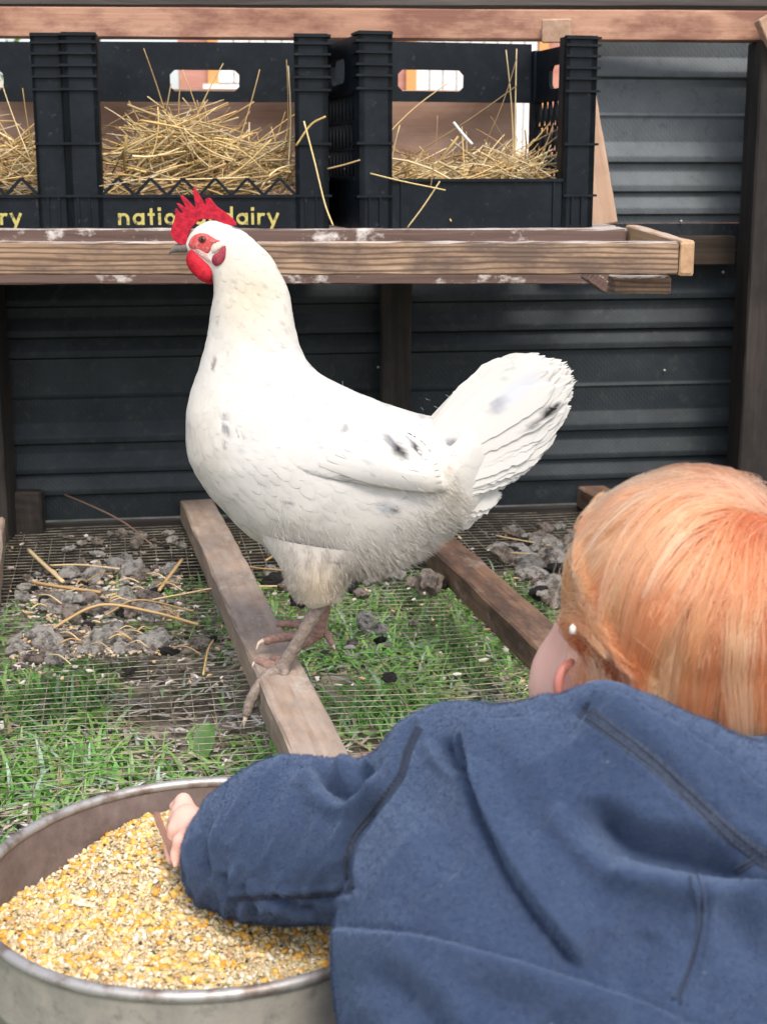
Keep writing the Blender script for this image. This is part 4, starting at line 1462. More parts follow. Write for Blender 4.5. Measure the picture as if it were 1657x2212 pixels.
COMB = z3([(120,520),(88,475),(84,435),(92,398),(110,350),(117,305),(120,262),(140,280),(163,300),(170,285),(148,255),(128,222),(160,235),(195,255),(185,225),(165,190),(155,160),(185,178),(215,205),
           (245,238),(268,256),(268,215),(258,160),(256,100),(285,140),(312,185),(345,232),(352,222),(346,195),(362,183),(384,186),(405,215),(430,245),(452,262),(500,295),(545,335),(582,374),(578,395),(540,392),(490,380),
           (440,357),(395,346),(340,345),(300,350),(262,385),(228,430),(210,480),(200,535),(160,540)])
plate('comb', COMB, -0.0045, 0.009, M['comb'], 0.0022)
WAT = z3([(225,590),(205,640),(212,690),(235,735),(268,770),(295,797),(340,824),(385,818),(405,785),(408,740),(385,690),(340,650),(285,605),(250,575)])
mb = MB()
def flat_at(dy): return lambda u, v_: hp(u, v_, dy)
lens(mb, WAT, z3([(265,660)])[0], z3([(350,750)])[0], 0.0055, flat_at(-0.010), 7)
mb.build('wattle', [M['wattle']], hen, smooth=True)
mb = MB()
lens(mb, [(u+6, v_+8) for u, v_ in WAT], z3([(275,690)])[0], z3([(360,780)])[0], 0.005, flat_at(0.010), 7)
mb.build('wattle', [M['wattle']], hen, smooth=True)
FACEP = z3([(205,545),(222,500),(252,465),(300,445),(350,450),(395,475),(430,497),(470,512),(455,525),(415,528),(395,555),(380,600),(350,628),(310,610),(265,585),(225,575)])
mb = MB(); lens(mb, FACEP, z3([(270,530)])[0], z3([(380,520)])[0], 0.0016, on_body, 6)
face = mb.build('face_skin', [M['face']], hen, smooth=True)
mb = MB(); lens(mb, z3([(405,545),(430,520),(465,515),(488,530),(480,560),(440,590),(405,610),(390,590)]), z3([(420,570)])[0], z3([(460,540)])[0], 0.0022, on_body, 6)
M['white_lobe'] = plain('white ear lobe', (0.66,0.60,0.50), 0.7, 0, 300, (0.58,0.42,0.36), bump=(0.4, 0.001))
mb.build('white_ear_lobe', [M['white_lobe']], hen, smooth=True)
mb = MB(); lens(mb, z3([(440,595),(480,555),(500,545),(505,590),(498,650),(470,690),(430,712),(398,690),(390,655),(405,620)]), z3([(440,650)])[0], z3([(475,610)])[0], 0.0040, on_body, 7)
mb.build('red_ear_lobe', [M['lobe']], hen, smooth=True)
mb = MB(); lens(mb, z3([(250,560),(300,560),(355,600),(390,650),(400,700),(380,680),(330,650),(275,610)]), z3([(300,590)])[0], z3([(370,650)])[0], 0.0012, on_body, 5)
M['cheek'] = plain('pinkish cheek down', (0.62,0.38,0.34), 0.8, 0, 420, (0.70,0.62,0.56), 0.45, 0.6, bump=(0.8, 0.0015))
mb.build('cheek', [M['cheek']], hen, smooth=True)
M['eye_ring'] = plain('eye rim', (0.16,0.025,0.02), 0.5)
M['iris'] = plain('eye iris', (0.10,0.035,0.02), 0.15)
M['pupil'] = plain('eye pupil', (0.004,0.004,0.004), 0.05)
def disc(name, u, v_, ru, rv, thick, mt, parent, lift):
    mb = MB()
    O = [(u+ru*math.cos(a), v_+rv*math.sin(a)) for a in np.linspace(0, 2*math.pi, 9)[:-1]]
    lens(mb, O, (u-0.5, v_), (u+0.5, v_), thick, lambda a, b_: on_body(a, b_) - ray(a, b_).normalized()*lift, 6)
    return mb.build(name, [mt], parent, smooth=True)
eu, ev = z3([(320,500)])[0]
eye = disc('eye', eu, ev, 9.5, 8.5, 0.0022, M['eye_ring'], hen, 0.0012)
disc('iris', eu, ev, 7.0, 6.6, 0.0018, M['iris'], eye, 0.0028)
disc('pupil', eu, ev, 3.4, 3.4, 0.0010, M['pupil'], eye, 0.0042)
M['beak'] = plain('horn beak', (0.20,0.165,0.15), 0.35, 0, 160, (0.10,0.085,0.08))
mb = MB()
bk = catmull(np.array([(412,519, 410,545, 11),(396,521, 396,546, 9),(380,529, 381,546, 6),(368,540, 370,548, 3.2),(362,551, 364,553, 0.8)], float), 5)
n = 14; vv = []
for row in bk:
    a, b_ = hp(row[0], row[1]), hp(row[2], row[3]); c = (a+b_)/2; e = (a-b_)/2
    for k in range(n):
        t = 2*math.pi*k/n; vv.append(c + e*math.cos(t) + Vector((0, -row[4]*HS*math.sin(t), 0)))
ff = [(i*n+k, i*n+(k+1) % n, (i+1)*n+(k+1) % n, (i+1)*n+k) for i in range(len(bk)-1) for k in range(n)]
ff.append(tuple(range((len(bk)-1)*n, len(bk)*n)))
mb.add(vv, ff)
mb.build('beak', [M['beak']], hen, smooth=True)

# ------------------------------------------------------------------ droppings and loose straw on the wire
MZ = JB + 0.001
bm = bmesh.new(); bmesh.ops.create_icosphere(bm, subdivisions=1, radius=1.0)
LV = np.array([v_.co[:] for v_ in bm.verts])*(1+0.25*RNG.standard_normal((len(bm.verts), 1)).clip(-1, 1)); LF = [tuple(v_.index for v_ in f_.verts) for f_ in bm.faces]; bm.free()
def lump_mesh(name, seed, mt):
    bm = bmesh.new()
    bmesh.ops.create_icosphere(bm, subdivisions=3, radius=1.0)
    q = random.Random(seed); off = Vector((q.uniform(0,9), q.uniform(0,9), q.uniform(0,9)))
    el = (q.uniform(0.9,1.7), q.uniform(0.75,1.0), q.uniform(0.5,0.8))
    for v_ in bm.verts:
        d = v_.co.normalized()
        r_ = 1 + 0.42*noise.noise(d*1.5+off) + 0.26*noise.noise(d*3.0+off) + 0.13*noise.noise(d*8+off)
        v_.co = Vector((d.x*el[0], d.y*el[1], d.z*el[2]))*r_
    me = bpy.data.meshes.new(name); bm.to_mesh(me); bm.free()
    me.materials.append(mt)
    me.polygons.foreach_set('use_smooth', [True]*len(me.polygons))
    return me
def dung_mat(name, c1, c2, lo, hi):
    m, nt, b = new_mat(name); g = G(nt)
    v = g.coords((1,1,1))
    f = g.noise(v, 1.1, 6, 0.7); f2 = g.noise(v, 7, 5, 0.7)
    c = g.ramp(f, [(lo, c1), ((lo+hi)/2, tuple(0.45*a+0.35*b_ for a, b_ in zip(c1, c2))), (hi, c2)])
    c = g.mix(g.ramp(f2, [(0.48, 0.0), (0.60, 0.0), (0.70, 0.8)]), c, (0.03,0.025,0.022))
    oi = g.n('ObjectInfo'); br = g.ramp(oi.outputs['Random'], [(0.0, 0.6), (0.3, 1.0), (1.0, 1.0)])
    c = g.mix(1.0, c, br, 'MULTIPLY')
    g.l(c, b.inputs['Base Color']); b.inputs['Roughness'].default_value = 0.9
    g.bump(f2, 0.9, 0.25, b)
    return m
DM = [dung_mat('droppings grey', (0.10,0.08,0.065), (0.88,0.82,0.75), 0.30, 0.53),
      dung_mat('droppings brown', (0.10,0.075,0.058), (0.66,0.54,0.46), 0.32, 0.56),
      dung_mat('droppings dark', (0.012,0.010,0.010), (0.06,0.05,0.045), 0.42, 0.70)]
LUMPS = [lump_mesh('dropping', 10+k, DM[[0,0,1,1,0,2,1,0,1][k]]) for k in range(9)]
def dropping(u, v_, r, label, group, kind=None, lift=0.0):
    k = random.randrange(len(LUMPS)) if kind is None else kind
    p = atz(u, v_, MZ)
    o = bpy.data.objects.new('dropping', LUMPS[k]); COL.objects.link(o)
    o.location = (p.x, p.y, MZ + 0.45*r + lift)
    o.scale = (r, r, r)
    o.rotation_euler = (random.uniform(-0.4, 0.4), random.uniform(-0.4, 0.4), random.uniform(0, 6.28))
    return tag(o, label, 'dropping', group)
GL = ('dried grey droppings heaped on the wire toward the wall, left of the pale joist', 'droppings heaped toward the wall at left')
GL2 = ('dried grey droppings in the front row on the wire, nearest the grass at left', 'droppings in the front row at left')
GR = ('dried grey droppings heaped between brown joist and red hair', 'droppings heaped beside the brown joist')
GM = ('dark and grey droppings scattered on the wire under the hen', 'droppings scattered under the hen')
def seg_pt(poly):
    while True:
        u = random.uniform(min(p[0] for p in poly), max(p[0] for p in poly)); v_ = random.uniform(min(p[1] for p in poly), max(p[1] for p in poly))
        if inside(poly, u, v_): return u, v_
PL1 = [(60,1245),(220,1205),(400,1235),(395,1275),(330,1290),(430,1310),(370,1340),(230,1345),(120,1345),(40,1330)]
PL2 = [(25,1380),(120,1345),(300,1370),(370,1370),(380,1415),(300,1415),(200,1420),(120,1430),(30,1450)]
for i in range(105):
    u, v_ = seg_pt(PL1); dropping(u, v_, random.uniform(0.004, 0.0105)*(1.5 if random.random() < 0.12 else 1), *GL)
for i in range(64):
    u, v_ = seg_pt(PL2); dropping(u, v_, random.uniform(0.004, 0.0100)*(1.4 if random.random() < 0.12 else 1), *GL2)
for i in range(22):
    dropping(random.uniform(120, 430), random.uniform(1150, 1215), random.uniform(0.004, 0.009), *GL)
for (u, v_, r) in ((100,1395,0.019),(215,1395,0.018),(245,1385,0.015),(330,1400,0.017),(150,1250,0.016),(200,1255,0.015),(285,1240,0.016),(300,1325,0.013),(330,1335,0.015),(265,1310,0.014),(375,1240,0.010),(120,1430,0.012)):
    dropping(u, v_, r, *(GL2 if v_ > 1350 else GL), kind=random.choice([0,1,4,7]))
PR = [(1060,1185),(1160,1165),(1225,1185),(1240,1250),(1230,1320),(1185,1310),(1130,1245)]
for i in range(80):
    u, v_ = seg_pt(PR); dropping(u, v_, random.uniform(0.006, 0.017), *GR)
for i in range(16):
    dropping(random.uniform(1100, 1240), random.uniform(1140, 1185), random.uniform(0.006, 0.012), *GR)
for (u, v_, r, k) in ((600,1265,0.020,5),(625,1270,0.015,8),(585,1240,0.010,0),(645,1310,0.012,5),(590,1180,0.010,0),(800,1258,0.013,1),(770,1262,0.011,5),(835,1250,0.010,2),(860,1248,0.010,0),
                      (780,1290,0.012,3),(765,1280,0.010,5),(790,1350,0.013,1),(822,1365,0.009,0),(822,1388,0.008,5),(925,1275,0.022,6),(900,1262,0.012,3),(955,1270,0.009,5),(760,1395,0.007,8),
                      (840,1470,0.008,5),(892,1350,0.006,8),(720,1275,0.010,2),(745,1262,0.012,1),(700,1300,0.008,1)):
    dropping(u, v_, r, *GM, kind=k)
GS = ('small dark dropping caught on the wire left of the pale joist', 'small droppings on the wire')
for (u, v_, r) in ((433,1392,0.0085),(445,1400,0.006),(460,1385,0.006),(283,1455,0.007),(394,1448,0.006),(410,1410,0.007),(380,1412,0.006)):
    dropping(u, v_, r, *GS, kind=random.choice([5, 8, 3]))
# feather tuft and thin dirt patches
def floor_straw(pts, r, col, label):
    P = []
    for (u, v_, h) in pts:
        p = atz(u, v_, MZ + 0.004); p.z += h; P.append(list(p))
    mb = MB(); mb.tube([Vector(p) for p in catmull(np.array(P), 6)], r, 5, 0, col)
    tag(mb.build('straw_stalk', [M['straw']], smooth=True, color=True), label, 'straw stalk')
mb = MB(); rc = random.Random(21)
for i in range(2600):
    u, v_ = seg_pt(rc.choice([PL1, PL1, PL2, PL2, PR])) if i < 2100 else (rc.uniform(20, 1200), rc.uniform(1150, 1480))
    p = atz(u, v_, MZ + 0.001)
    if p.y > wall_y(p.x)-0.02: continue
    r_ = rc.uniform(0.0010, 0.0036)
    col = rc.choice([(0.50,0.46,0.42), (0.36,0.30,0.27), (0.20,0.16,0.14), (0.06,0.05,0.045), (0.50,0.36,0.20)])
    q = np.array(Matrix.Rotation(rc.uniform(0, 6.28), 3, 'Z') @ Matrix.Rotation(rc.uniform(0, 6.28), 3, 'X'))
    V = (LV*np.array((rc.uniform(0.8, 2.6), rc.uniform(0.7, 1.1), 0.6))*r_) @ q.T + np.array((p.x, p.y, MZ + r_*0.5))
    mb.add(V.tolist(), LF, 0, col)
M['crumb'] = vcol_mat('dry crumbs', 0.9)
tag(mb.build('dropping_crumbs', [M['crumb']], color=True), 'crumbled droppings and chaff on the wire floor', kind='stuff')
A1, A2, A3 = (0.50,0.33,0.15), (0.40,0.25,0.11), (0.60,0.44,0.24)
floor_straw([(62,1395,0.004),(110,1375,0.008),(215,1330,0.014),(330,1338,0.010),(430,1356,0.004)], 0.0021, A1, 'long bent straw arching over the droppings at left')
floor_straw([(70,1272,0.01),(125,1285,0.012),(220,1295,0.010)], 0.0026, A2, 'thick brown straw lying among the left droppings')
floor_straw([(345,1285,0.006),(370,1260,0.012),(395,1232,0.016)], 0.0024, A1, 'short straw tilted up beside the left droppings')
floor_straw([(64,1205,0.012),(95,1235,0.012),(138,1272,0.010)], 0.0030, A3, 'broad straw leaf in front of the short post foot')
floor_straw([(330,1308,0.008),(400,1295,0.008),(480,1278,0.006),(600,1272,0.004)], 0.0013, A3, 'thin straw lying below the upper left droppings')
floor_straw([(230,1345,0.010),(300,1315,0.012),(420,1330,0.006)], 0.0013, A2, 'thin curved straw between the two left heaps')
floor_straw([(110,1233,0.008),(180,1232,0.008),(260,1238,0.006)], 0.0014, A3, 'straight pale straw at the back left')
floor_straw([(480,1225,0.008),(560,1236,0.006),(650,1240,0.004)], 0.0013, A2, 'brown straw behind the pale joist')
floor_straw([(575,1225,0.01),(605,1210,0.012),(635,1200,0.016)], 0.0016, A1, 'straw leaning up under the breast of the hen')
floor_straw([(440,1465,0.004),(450,1420,0.008),(462,1400,0.010)], 0.0013, A1, 'short straw by the dark dropping near the joist')
floor_straw([(50,1105,0.055),(150,1130,0.045),(260,1160,0.028),(330,1185,0.006)], 0.0012, (0.20,0.12,0.09), 'dark stalk leaning against the back wall at left')
floor_straw([(1070,1165,0.006),(1150,1180,0.006),(1230,1195,0.006)], 0.0012, A3, 'thin pale straw behind the right droppings')
floor_straw([(1085,1205,0.008),(1150,1215,0.012),(1225,1230,0.008)], 0.0011, A3, 'thin pale straw across the right droppings')
for k in range(30):
    u, v_ = seg_pt(random.choice([PL1, PL2]))
    a = random.uniform(-0.5, 0.5); L = random.uniform(25, 70)
    floor_straw([(u, v_, 0.008), (u+L*math.cos(a)/2, v_+L*math.sin(a)/3, 0.012), (u+L*math.cos(a), v_+L*math.sin(a)/1.5, 0.006)], random.uniform(0.0006, 0.0012), random.choice([A1, A2, A3]), 'short straw tangled in the droppings left of the hen')
for o in bpy.data.objects:
    if o.get('label') == 'short straw tangled in the droppings left of the hen': o['group'] = 'straws tangled in the droppings'

# ------------------------------------------------------------------ feed pan
PC = Vector((-0.1257, 0.985, 0)); PRAD = 0.168; PZ = 0.1745
m, nt, b = new_mat('galvanised pan')
g = G(nt); v = g.coords((1,1,1), rnd=False)
f = g.noise(v, 26, 7, 0.75); f2 = g.noise(v, 8, 5, 0.7, 0.8)
c = g.ramp(f, [(0.35, (0.115,0.085,0.078)), (0.6, (0.20,0.155,0.145)), (0.78, (0.34,0.30,0.28))])
c = g.mix(g.ramp(f2, [(0.60, 0.0), (0.68, 0.8)]), c, (0.42,0.35,0.27))
g.l(c, b.inputs['Base Color']); b.inputs['Metallic'].default_value = 0.25; b.inputs['Roughness'].default_value = 0.6
g.bump(f, 0.25, 0.002, b)
M['pan_in'] = m
m, nt, b = new_mat('galvanised pan outside')
g = G(nt); v = g.coords((1,1,1), rnd=False)
f = g.noise(v, 14, 7, 0.75); f2 = g.noise(v, 60, 5, 0.7)
c = g.ramp(f, [(0.35, (0.20,0.19,0.18)), (0.62, (0.34,0.315,0.275))])
c = g.mix(g.ramp(f2, [(0.55, 0.0), (0.7, 0.7)]), c, (0.15,0.14,0.13))
g.l(c, b.inputs['Base Color']); b.inputs['Metallic'].default_value = 0.3; b.inputs['Roughness'].default_value = 0.55
M['pan_out'] = m
M['pan_rim'] = plain('pan rim', (0.40,0.385,0.38), 0.5, 0.6, 45, (0.20,0.16,0.14), 0.45, 0.62)
pan = empty('feed_pan', (PC.x, PC.y, 0), 'large round galvanised metal tub full of chicken feed', 'feed tub')
def lathe(mb, prof, n=128, mi=0, wob=0.0):
    K = len(prof); vs = []; fs = []
    for i in range(n):
        a = 2*math.pi*i/n
        w = 1 + wob*noise.noise(Vector((math.cos(a)*1.5, math.sin(a)*1.5, 2.2)))
        for (r_, z_) in prof: vs.append((PC.x+r_*w*math.cos(a), PC.y+r_*w*math.sin(a), z_))
    for i in range(n):
        j = (i+1) % n
        for k in range(K-1): fs.append((i*K+k, j*K+k, j*K+k+1, i*K+k+1))
    mb.add(vs, fs, mi)
W_ = 0.008
mb = MB(); lathe(mb, [(0.0005,0.010),(0.146,0.010),(0.150,0.014),(0.162,0.165),(0.1625,0.170)], wob=W_); mb.build('inner_wall', [M['pan_in']], pan, smooth=True)
mb = MB(); lathe(mb, [(0.1655,0.170),(0.166,0.160),(0.1650,0.128),(0.1670,0.124),(0.1665,0.119),(0.1625,0.115),(0.155,0.006),(0.151,0.001),(0.0005,0.001)], wob=W_); mb.build('outer_wall', [M['pan_out']], pan, smooth=True)
mb = MB(); lathe(mb, [(0.1646+0.0042*math.cos(t), 0.1712+0.0042*math.sin(t)) for t in np.linspace(-0.8, 2*math.pi-0.8, 15)], wob=W_); mb.build('rolled_rim', [M['pan_rim']], pan, smooth=True)

# feed
pk1 = at(350, 1775, 1.08); pk2 = at(560, 2040, 0.88)
def heapz(x, y):
    r_ = math.hypot(x-PC.x, y-PC.y)/0.16
    z = 0.140 - 0.004*r_
    z += 0.025*math.exp(-((x-pk1.x)**2+(y-pk1.y)**2)/0.0045)
    z += 0.016*math.exp(-(((y-0.84)/0.075)**2))
    q = at(130, 1870, 1.07); z -= 0.012*math.exp(-((x-q.x)**2+(y-q.y)**2)/0.004)
    q = at(640, 1985, 0.93); z -= 0.010*math.exp(-((x-q.x)**2+(y-q.y)**2)/0.003)
    z += 0.004*noise.noise(Vector((x*22, y*22, 0.7))) + 0.0025*noise.noise(Vector((x*60, y*60, 3)))
    return z
mb = MB()
NRg, NA = 40, 120
vs = [(PC.x, PC.y, heapz(PC.x, PC.y))]; cs = [(0.30,0.22,0.12)]
for i in range(1, NRg+1):
    for k in range(NA):
        a = 2*math.pi*k/NA; r_ = 0.1600*i/NRg
        x, y = PC.x+r_*math.cos(a), PC.y+r_*math.sin(a)
        q = 0.75+0.5*noise.noise(Vector((x*30, y*30, 9)))
        vs.append((x, y, heapz(x, y)-0.001)); cs.append((0.44*q+0.14, 0.34*q+0.11, 0.20*q+0.065))
fs = [(0, 1+k, 1+(k+1) % NA) for k in range(NA)]
for i in range(NRg-1):
    for k in range(NA):
        k2 = (k+1) % NA
        fs.append((1+i*NA+k, 1+(i+1)*NA+k, 1+(i+1)*NA+k2, 1+i*NA+k2))
mb.add(vs, fs, 0, cs)
bm = bmesh.new(); bmesh.ops.create_icosphere(bm, subdivisions=1, radius=1.0)
ICO_V = np.array([v_.co[:] for v_ in bm.verts]); ICO_F = [tuple(v_.index for v_ in f_.verts) for f_ in bm.faces]; bm.free()
rg = random.Random(5)
def grain(kind, x, y, lift):
    if kind == 'corn':
        s = rg.uniform(0.0020, 0.0038); sc = (s*rg.uniform(0.9,1.3), s*rg.uniform(0.8,1.05), s*rg.uniform(0.5,0.75))
        col = rg.choice([(0.74,0.39,0.06),(0.78,0.46,0.10),(0.72,0.35,0.05),(0.80,0.55,0.18),(0.78,0.62,0.30)])
    elif kind == 'oat':
        s = rg.uniform(0.0030, 0.0050); sc = (s, s*0.34, s*0.28); col = rg.choice([(0.66,0.50,0.27),(0.58,0.43,0.22),(0.70,0.57,0.35)])
    elif kind == 'white':
        s = rg.uniform(0.0014, 0.0028); sc = (s*1.2, s, s*0.7); col = rg.choice([(0.80,0.74,0.62),(0.76,0.70,0.55)])
    elif kind == 'pea':
        s = rg.uniform(0.0016, 0.0024); sc = (s, s, s*0.9); col = rg.choice([(0.38,0.20,0.10),(0.30,0.28,0.10),(0.50,0.26,0.13)])
    elif kind == 'dark':
        s = rg.uniform(0.0010, 0.0019); sc = (s*1.3, s, s*0.8); col = (0.06,0.045,0.03)
    else:
        s = rg.uniform(0.0008, 0.0018); sc = (s*rg.uniform(1,1.8), s, s*0.7); col = rg.choice([(0.60,0.47,0.28),(0.66,0.52,0.31),(0.52,0.41,0.24),(0.72,0.60,0.39)])
    g_ = rg.uniform(0.80, 1.06); col = tuple(min(0.85, c_*g_) for c_ in col)
    q = np.array(Matrix.Rotation(rg.uniform(0, 6.28), 3, 'Z') @ Matrix.Rotation(rg.gauss(0, 0.45), 3, 'Y') @ Matrix.Rotation(rg.gauss(0, 0.6), 3, 'X'))
    jit = 1 + 0.22*RNG.standard_normal((len(ICO_V), 1))*(0.3 if kind in ('oat', 'pea') else 0.8)
    V = (ICO_V*np.clip(jit, 0.6, 1.4)*np.array(sc)) @ q.T + np.array((x, y, heapz(x, y) + lift))
    mb.add(V.tolist(), ICO_F, 0, col)
kinds = ['corn']*16 + ['oat']*19 + ['white']*8 + ['pea']*2 + ['dark']*1 + ['meal']*57
for i in range(17000):
    a = rg.uniform(0, 6.283); r_ = 0.1585*math.sqrt(rg.random())
    x, y = PC.x+r_*math.cos(a), PC.y+r_*math.sin(a)
    k = rg.choice(kinds)
    clump = noise.noise(Vector((x*26, y*26, 4)))
    if k in ('corn', 'oat') and clump < -0.12 and rg.random() < 0.75: k = 'meal'
    grain(k, x, y, rg.uniform(-0.0006, 0.0016))
M['feed'] = vcol_mat('grain', 0.55, spec=0.35)
o = mb.build('chicken_feed', [M['feed']], smooth=True, color=True)
tag(o, 'cracked corn and oat chicken feed heaped in the metal tub', kind='stuff')
# stick next to the hand
M['twig'] = wood('twig', (0.17,0.09,0.06), (0.34,0.20,0.15))
board('twig', at(337,1758,1.035)+Vector((0,0,0.001)), at(384,1866,1.00), 0.0052, 0.0030, M['twig'], None, up=(0.5,-0.7,0.4), bev=0.0008, seg=8, jit=0.0005)
tag(bpy.data.objects['twig'], 'flat brown twig stuck in the feed beside the hand', 'twig')

# ------------------------------------------------------------------ child
def surface_nets(F, org, h):
    ins = F < 0
    nx, ny, nz = F.shape
    cnt = np.zeros((nx-1, ny-1, nz-1), np.int8)
    sl = lambda d: slice(d, None) if d else slice(0, -1)
    for dx in (0,1):
        for dy in (0,1):
            for dz in (0,1):
                cnt += ins[sl(dx), sl(dy), sl(dz)]
    mixed = (cnt > 0) & (cnt < 8)
    idx = -np.ones(mixed.shape, np.int64)
    cells = np.argwhere(mixed); idx[mixed] = np.arange(len(cells))
    acc = np.zeros((len(cells), 3)); num = np.zeros(len(cells))
    I, J, K = cells.T
    corners = [(a, b_, c_) for a in (0,1) for b_ in (0,1) for c_ in (0,1)]
    for c0 in corners:
        for ax in range(3):
            if c0[ax]: continue
            c1 = list(c0); c1[ax] = 1
            f0 = F[I+c0[0], J+c0[1], K+c0[2]]; f1 = F[I+c1[0], J+c1[1], K+c1[2]]
            cr = (f0 < 0) != (f1 < 0)
            t = np.where(cr, f0/np.where(cr, f0-f1, 1), 0)
            p = np.tile(np.array(c0, float), (len(cells), 1)); p[:, ax] += t
            acc[cr] += p[cr]; num[cr] += 1
    V = (cells + acc/num[:, None])*h + np.array(org)
    quads = []
    for ax in range(3):
        a = [slice(None)]*3; a[ax] = slice(0, -1); b_ = [slice(None)]*3; b_[ax] = slice(1, None)
        s0, s1 = ins[tuple(a)], ins[tuple(b_)]
        e = np.argwhere(s0 != s1)
        o1, o2 = (ax+1) % 3, (ax+2) % 3
        ok = (e[:, o1] > 0) & (e[:, o2] > 0) & (e[:, o1] < F.shape[o1]-1) & (e[:, o2] < F.shape[o2]-1)
        e = e[ok]
        def cid(d1, d2):
            q = e.copy(); q[:, o1] -= d1; q[:, o2] -= d2
            return idx[q[:, 0], q[:, 1], q[:, 2]]
        q = np.stack([cid(1,1), cid(0,1), cid(0,0), cid(1,0)], 1)
        flip = ~s0[e[:, 0], e[:, 1], e[:, 2]]
        q[flip] = q[flip][:, ::-1]
        quads.append(q)
    return V, np.vstack(quads)
def smin(a, b_, k):
    h_ = np.clip(0.5+0.5*(b_-a)/k, 0, 1)
    return b_*(1-h_)+a*h_ - k*h_*(1-h_)
def grid_pts(lo, hi, h):
    ax = [np.arange(lo[i], hi[i]+h, h, dtype=np.float32) for i in range(3)]
    return np.meshgrid(*ax, indexing='ij')
def cone(X, Y, Z, a, b_, ra, rb):
    d = np.array(b_)-np.array(a); L2 = float(d@d) + 1e-12
    t = np.clip(((X-a[0])*d[0]+(Y-a[1])*d[1]+(Z-a[2])*d[2])/L2, 0, 1)
    return np.sqrt((X-a[0]-t*d[0])**2+(Y-a[1]-t*d[1])**2+(Z-a[2]-t*d[2])**2) - (ra+(rb-ra)*t)
def P3(u, v_, Y): 
    p = at(u, v_, Y); return np.array((p.x, p.y, p.z))
def pr(Y, v_, px): return px*pxm(Y, v_)
def field(prims, lo, hi, h):
    """prims: (u, v, Y, r_px), (u, v, Y, r_px), blend"""
    X, Yg, Z = grid_pts(lo, hi, h)
    F = None
    for (a, b_, k) in prims:
        d = cone(X, Yg, Z, P3(*a[:3]), P3(*b_[:3]), pr(a[2], a[1], a[3]), pr(b_[2], b_[1], b_[3]))
        F = d if F is None else smin(F, d, k)
    return F
def mesh_from(name, V, Q, mats, sub=1):
    me = bpy.data.meshes.new(name); me.from_pydata(V.tolist(), [], Q.tolist()); me.update()
    for q in mats: me.materials.append(q)
    if sub:
        o = bpy.data.objects.new('tmp', me); COL.objects.link(o)
        md = o.modifiers.new('s', 'SMOOTH'); md.iterations = 4; md.factor = 0.5
        md = o.modifiers.new('s', 'SUBSURF'); md.levels = sub; md.render_levels = sub
        ev_ = o.evaluated_get(bpy.context.evaluated_depsgraph_get())
        me2 = bpy.data.meshes.new_from_object(ev_)
        bpy.data.objects.remove(o); bpy.data.meshes.remove(me); me = me2; me.name = name
    me.polygons.foreach_set('use_smooth', [True]*len(me.polygons))
    return me
def get_co(me):
    a = np.empty(len(me.vertices)*3, np.float32); me.vertices.foreach_get('co', a); return a.reshape(-1, 3).astype(float)
def get_no(me):
    a = np.empty(len(me.vertices)*3, np.float32); me.vertices.foreach_get('normal', a); return a.reshape(-1, 3).astype(float)
def proj(Vv):
    d = Vv - np.array(EYE); f_ = d[:, 1]*cT - d[:, 2]*sT
    return 828.5 + FPX*d[:, 0]/f_, 1106.0 - FPX*(d[:, 1]*sT + d[:, 2]*cT)/f_
def poly_dist(u, v_, pts, closed=False):
    """distance to a polyline and the signed side (positive to the right of its direction in the image)"""
    P = catmull(np.array(pts, float), 5)
    best = np.full(len(u), 1e9); side = np.zeros(len(u)); along = np.zeros(len(u))
    n = len(P)-1
    for i in range(n):
        a, b_ = P[i], P[i+1]; d = b_-a; L2 = d@d+1e-9
        t = np.clip(((u-a[0])*d[0]+(v_-a[1])*d[1])/L2, 0, 1)
        dx, dy = u-a[0]-t*d[0], v_-a[1]-t*d[1]
        r_ = np.hypot(dx, dy)
        s = np.sign(d[0]*dy - d[1]*dx)
        m_ = r_ < best
        best[m_] = r_[m_]; side[m_] = s[m_]; along[m_] = (i+t[m_])/n
    return best, side, along

child = empty('person', (at(1400,2300,0.8).x, 0.80, 0), 'child with ginger hair in a blue hooded sweatshirt reaching into the feed tub', 'person')
HOOD = [
 ((985,1705,0.900,142),(1010,1725,0.885,152),0.03),
 ((1010,1725,0.885,150),(1250,1900,0.83,330),0.05),
 ((1250,1900,0.83,330),(1700,1940,0.83,350),0.05),
 ((1000,1985,0.80,235),(1300,2050,0.79,330),0.05),
 ((1150,2190,0.77,410),(1330,2600,0.72,560),0.05),
 ((1700,2200,0.77,480),(1700,2600,0.72,560),0.05),
 ((1000,1730,0.895,140),(800,1810,0.925,138),0.03),
 ((800,1810,0.925,136),(640,1812,0.965,160),0.03),
 ((640,1812,0.965,160),(548,1838,0.99,130),0.03),
 ((548,1838,0.99,128),(466,1886,1.003,60),0.03),
 ((720,1905,0.93,75),(748,1950,0.92,36),0.02),
 ((1120,1660,0.84,105),(1380,1740,0.785,165),0.04),
 ((1380,1740,0.785,165),(1720,1880,0.76,190),0.04),
 ((1140,1790,0.80,110),(1420,1960,0.765,170),0.04),
 ((1420,1960,0.765,170),(1760,2010,0.75,190),0.04),
 ((1215,1585,0.845,72),(1300,1560,0.82,66),0.02),
 ((1300,1560,0.82,64),(1480,1700,0.785,74),0.02),
 ((1480,1700,0.785,74),(1760,1900,0.76,90),0.02),
 ((1900,1750,0.86,170),(2050,2150,0.82,160),0.04),
]
lo, hi, h = (-0.20, 0.50, -0.01), (0.52, 1.10, 0.40), 0.0042
Vh, Qh = surface_nets(field(HOOD, lo, hi, h), lo, h)
m, nt, b = new_mat('blue fleece')
g = G(nt); v = g.coords((1,1,1), rnd=False)
f = g.noise(v, 14, 5, 0.6); f2 = g.noise(v, 900, 2, 0.6); f3 = g.noise(v, 260, 3, 0.6)
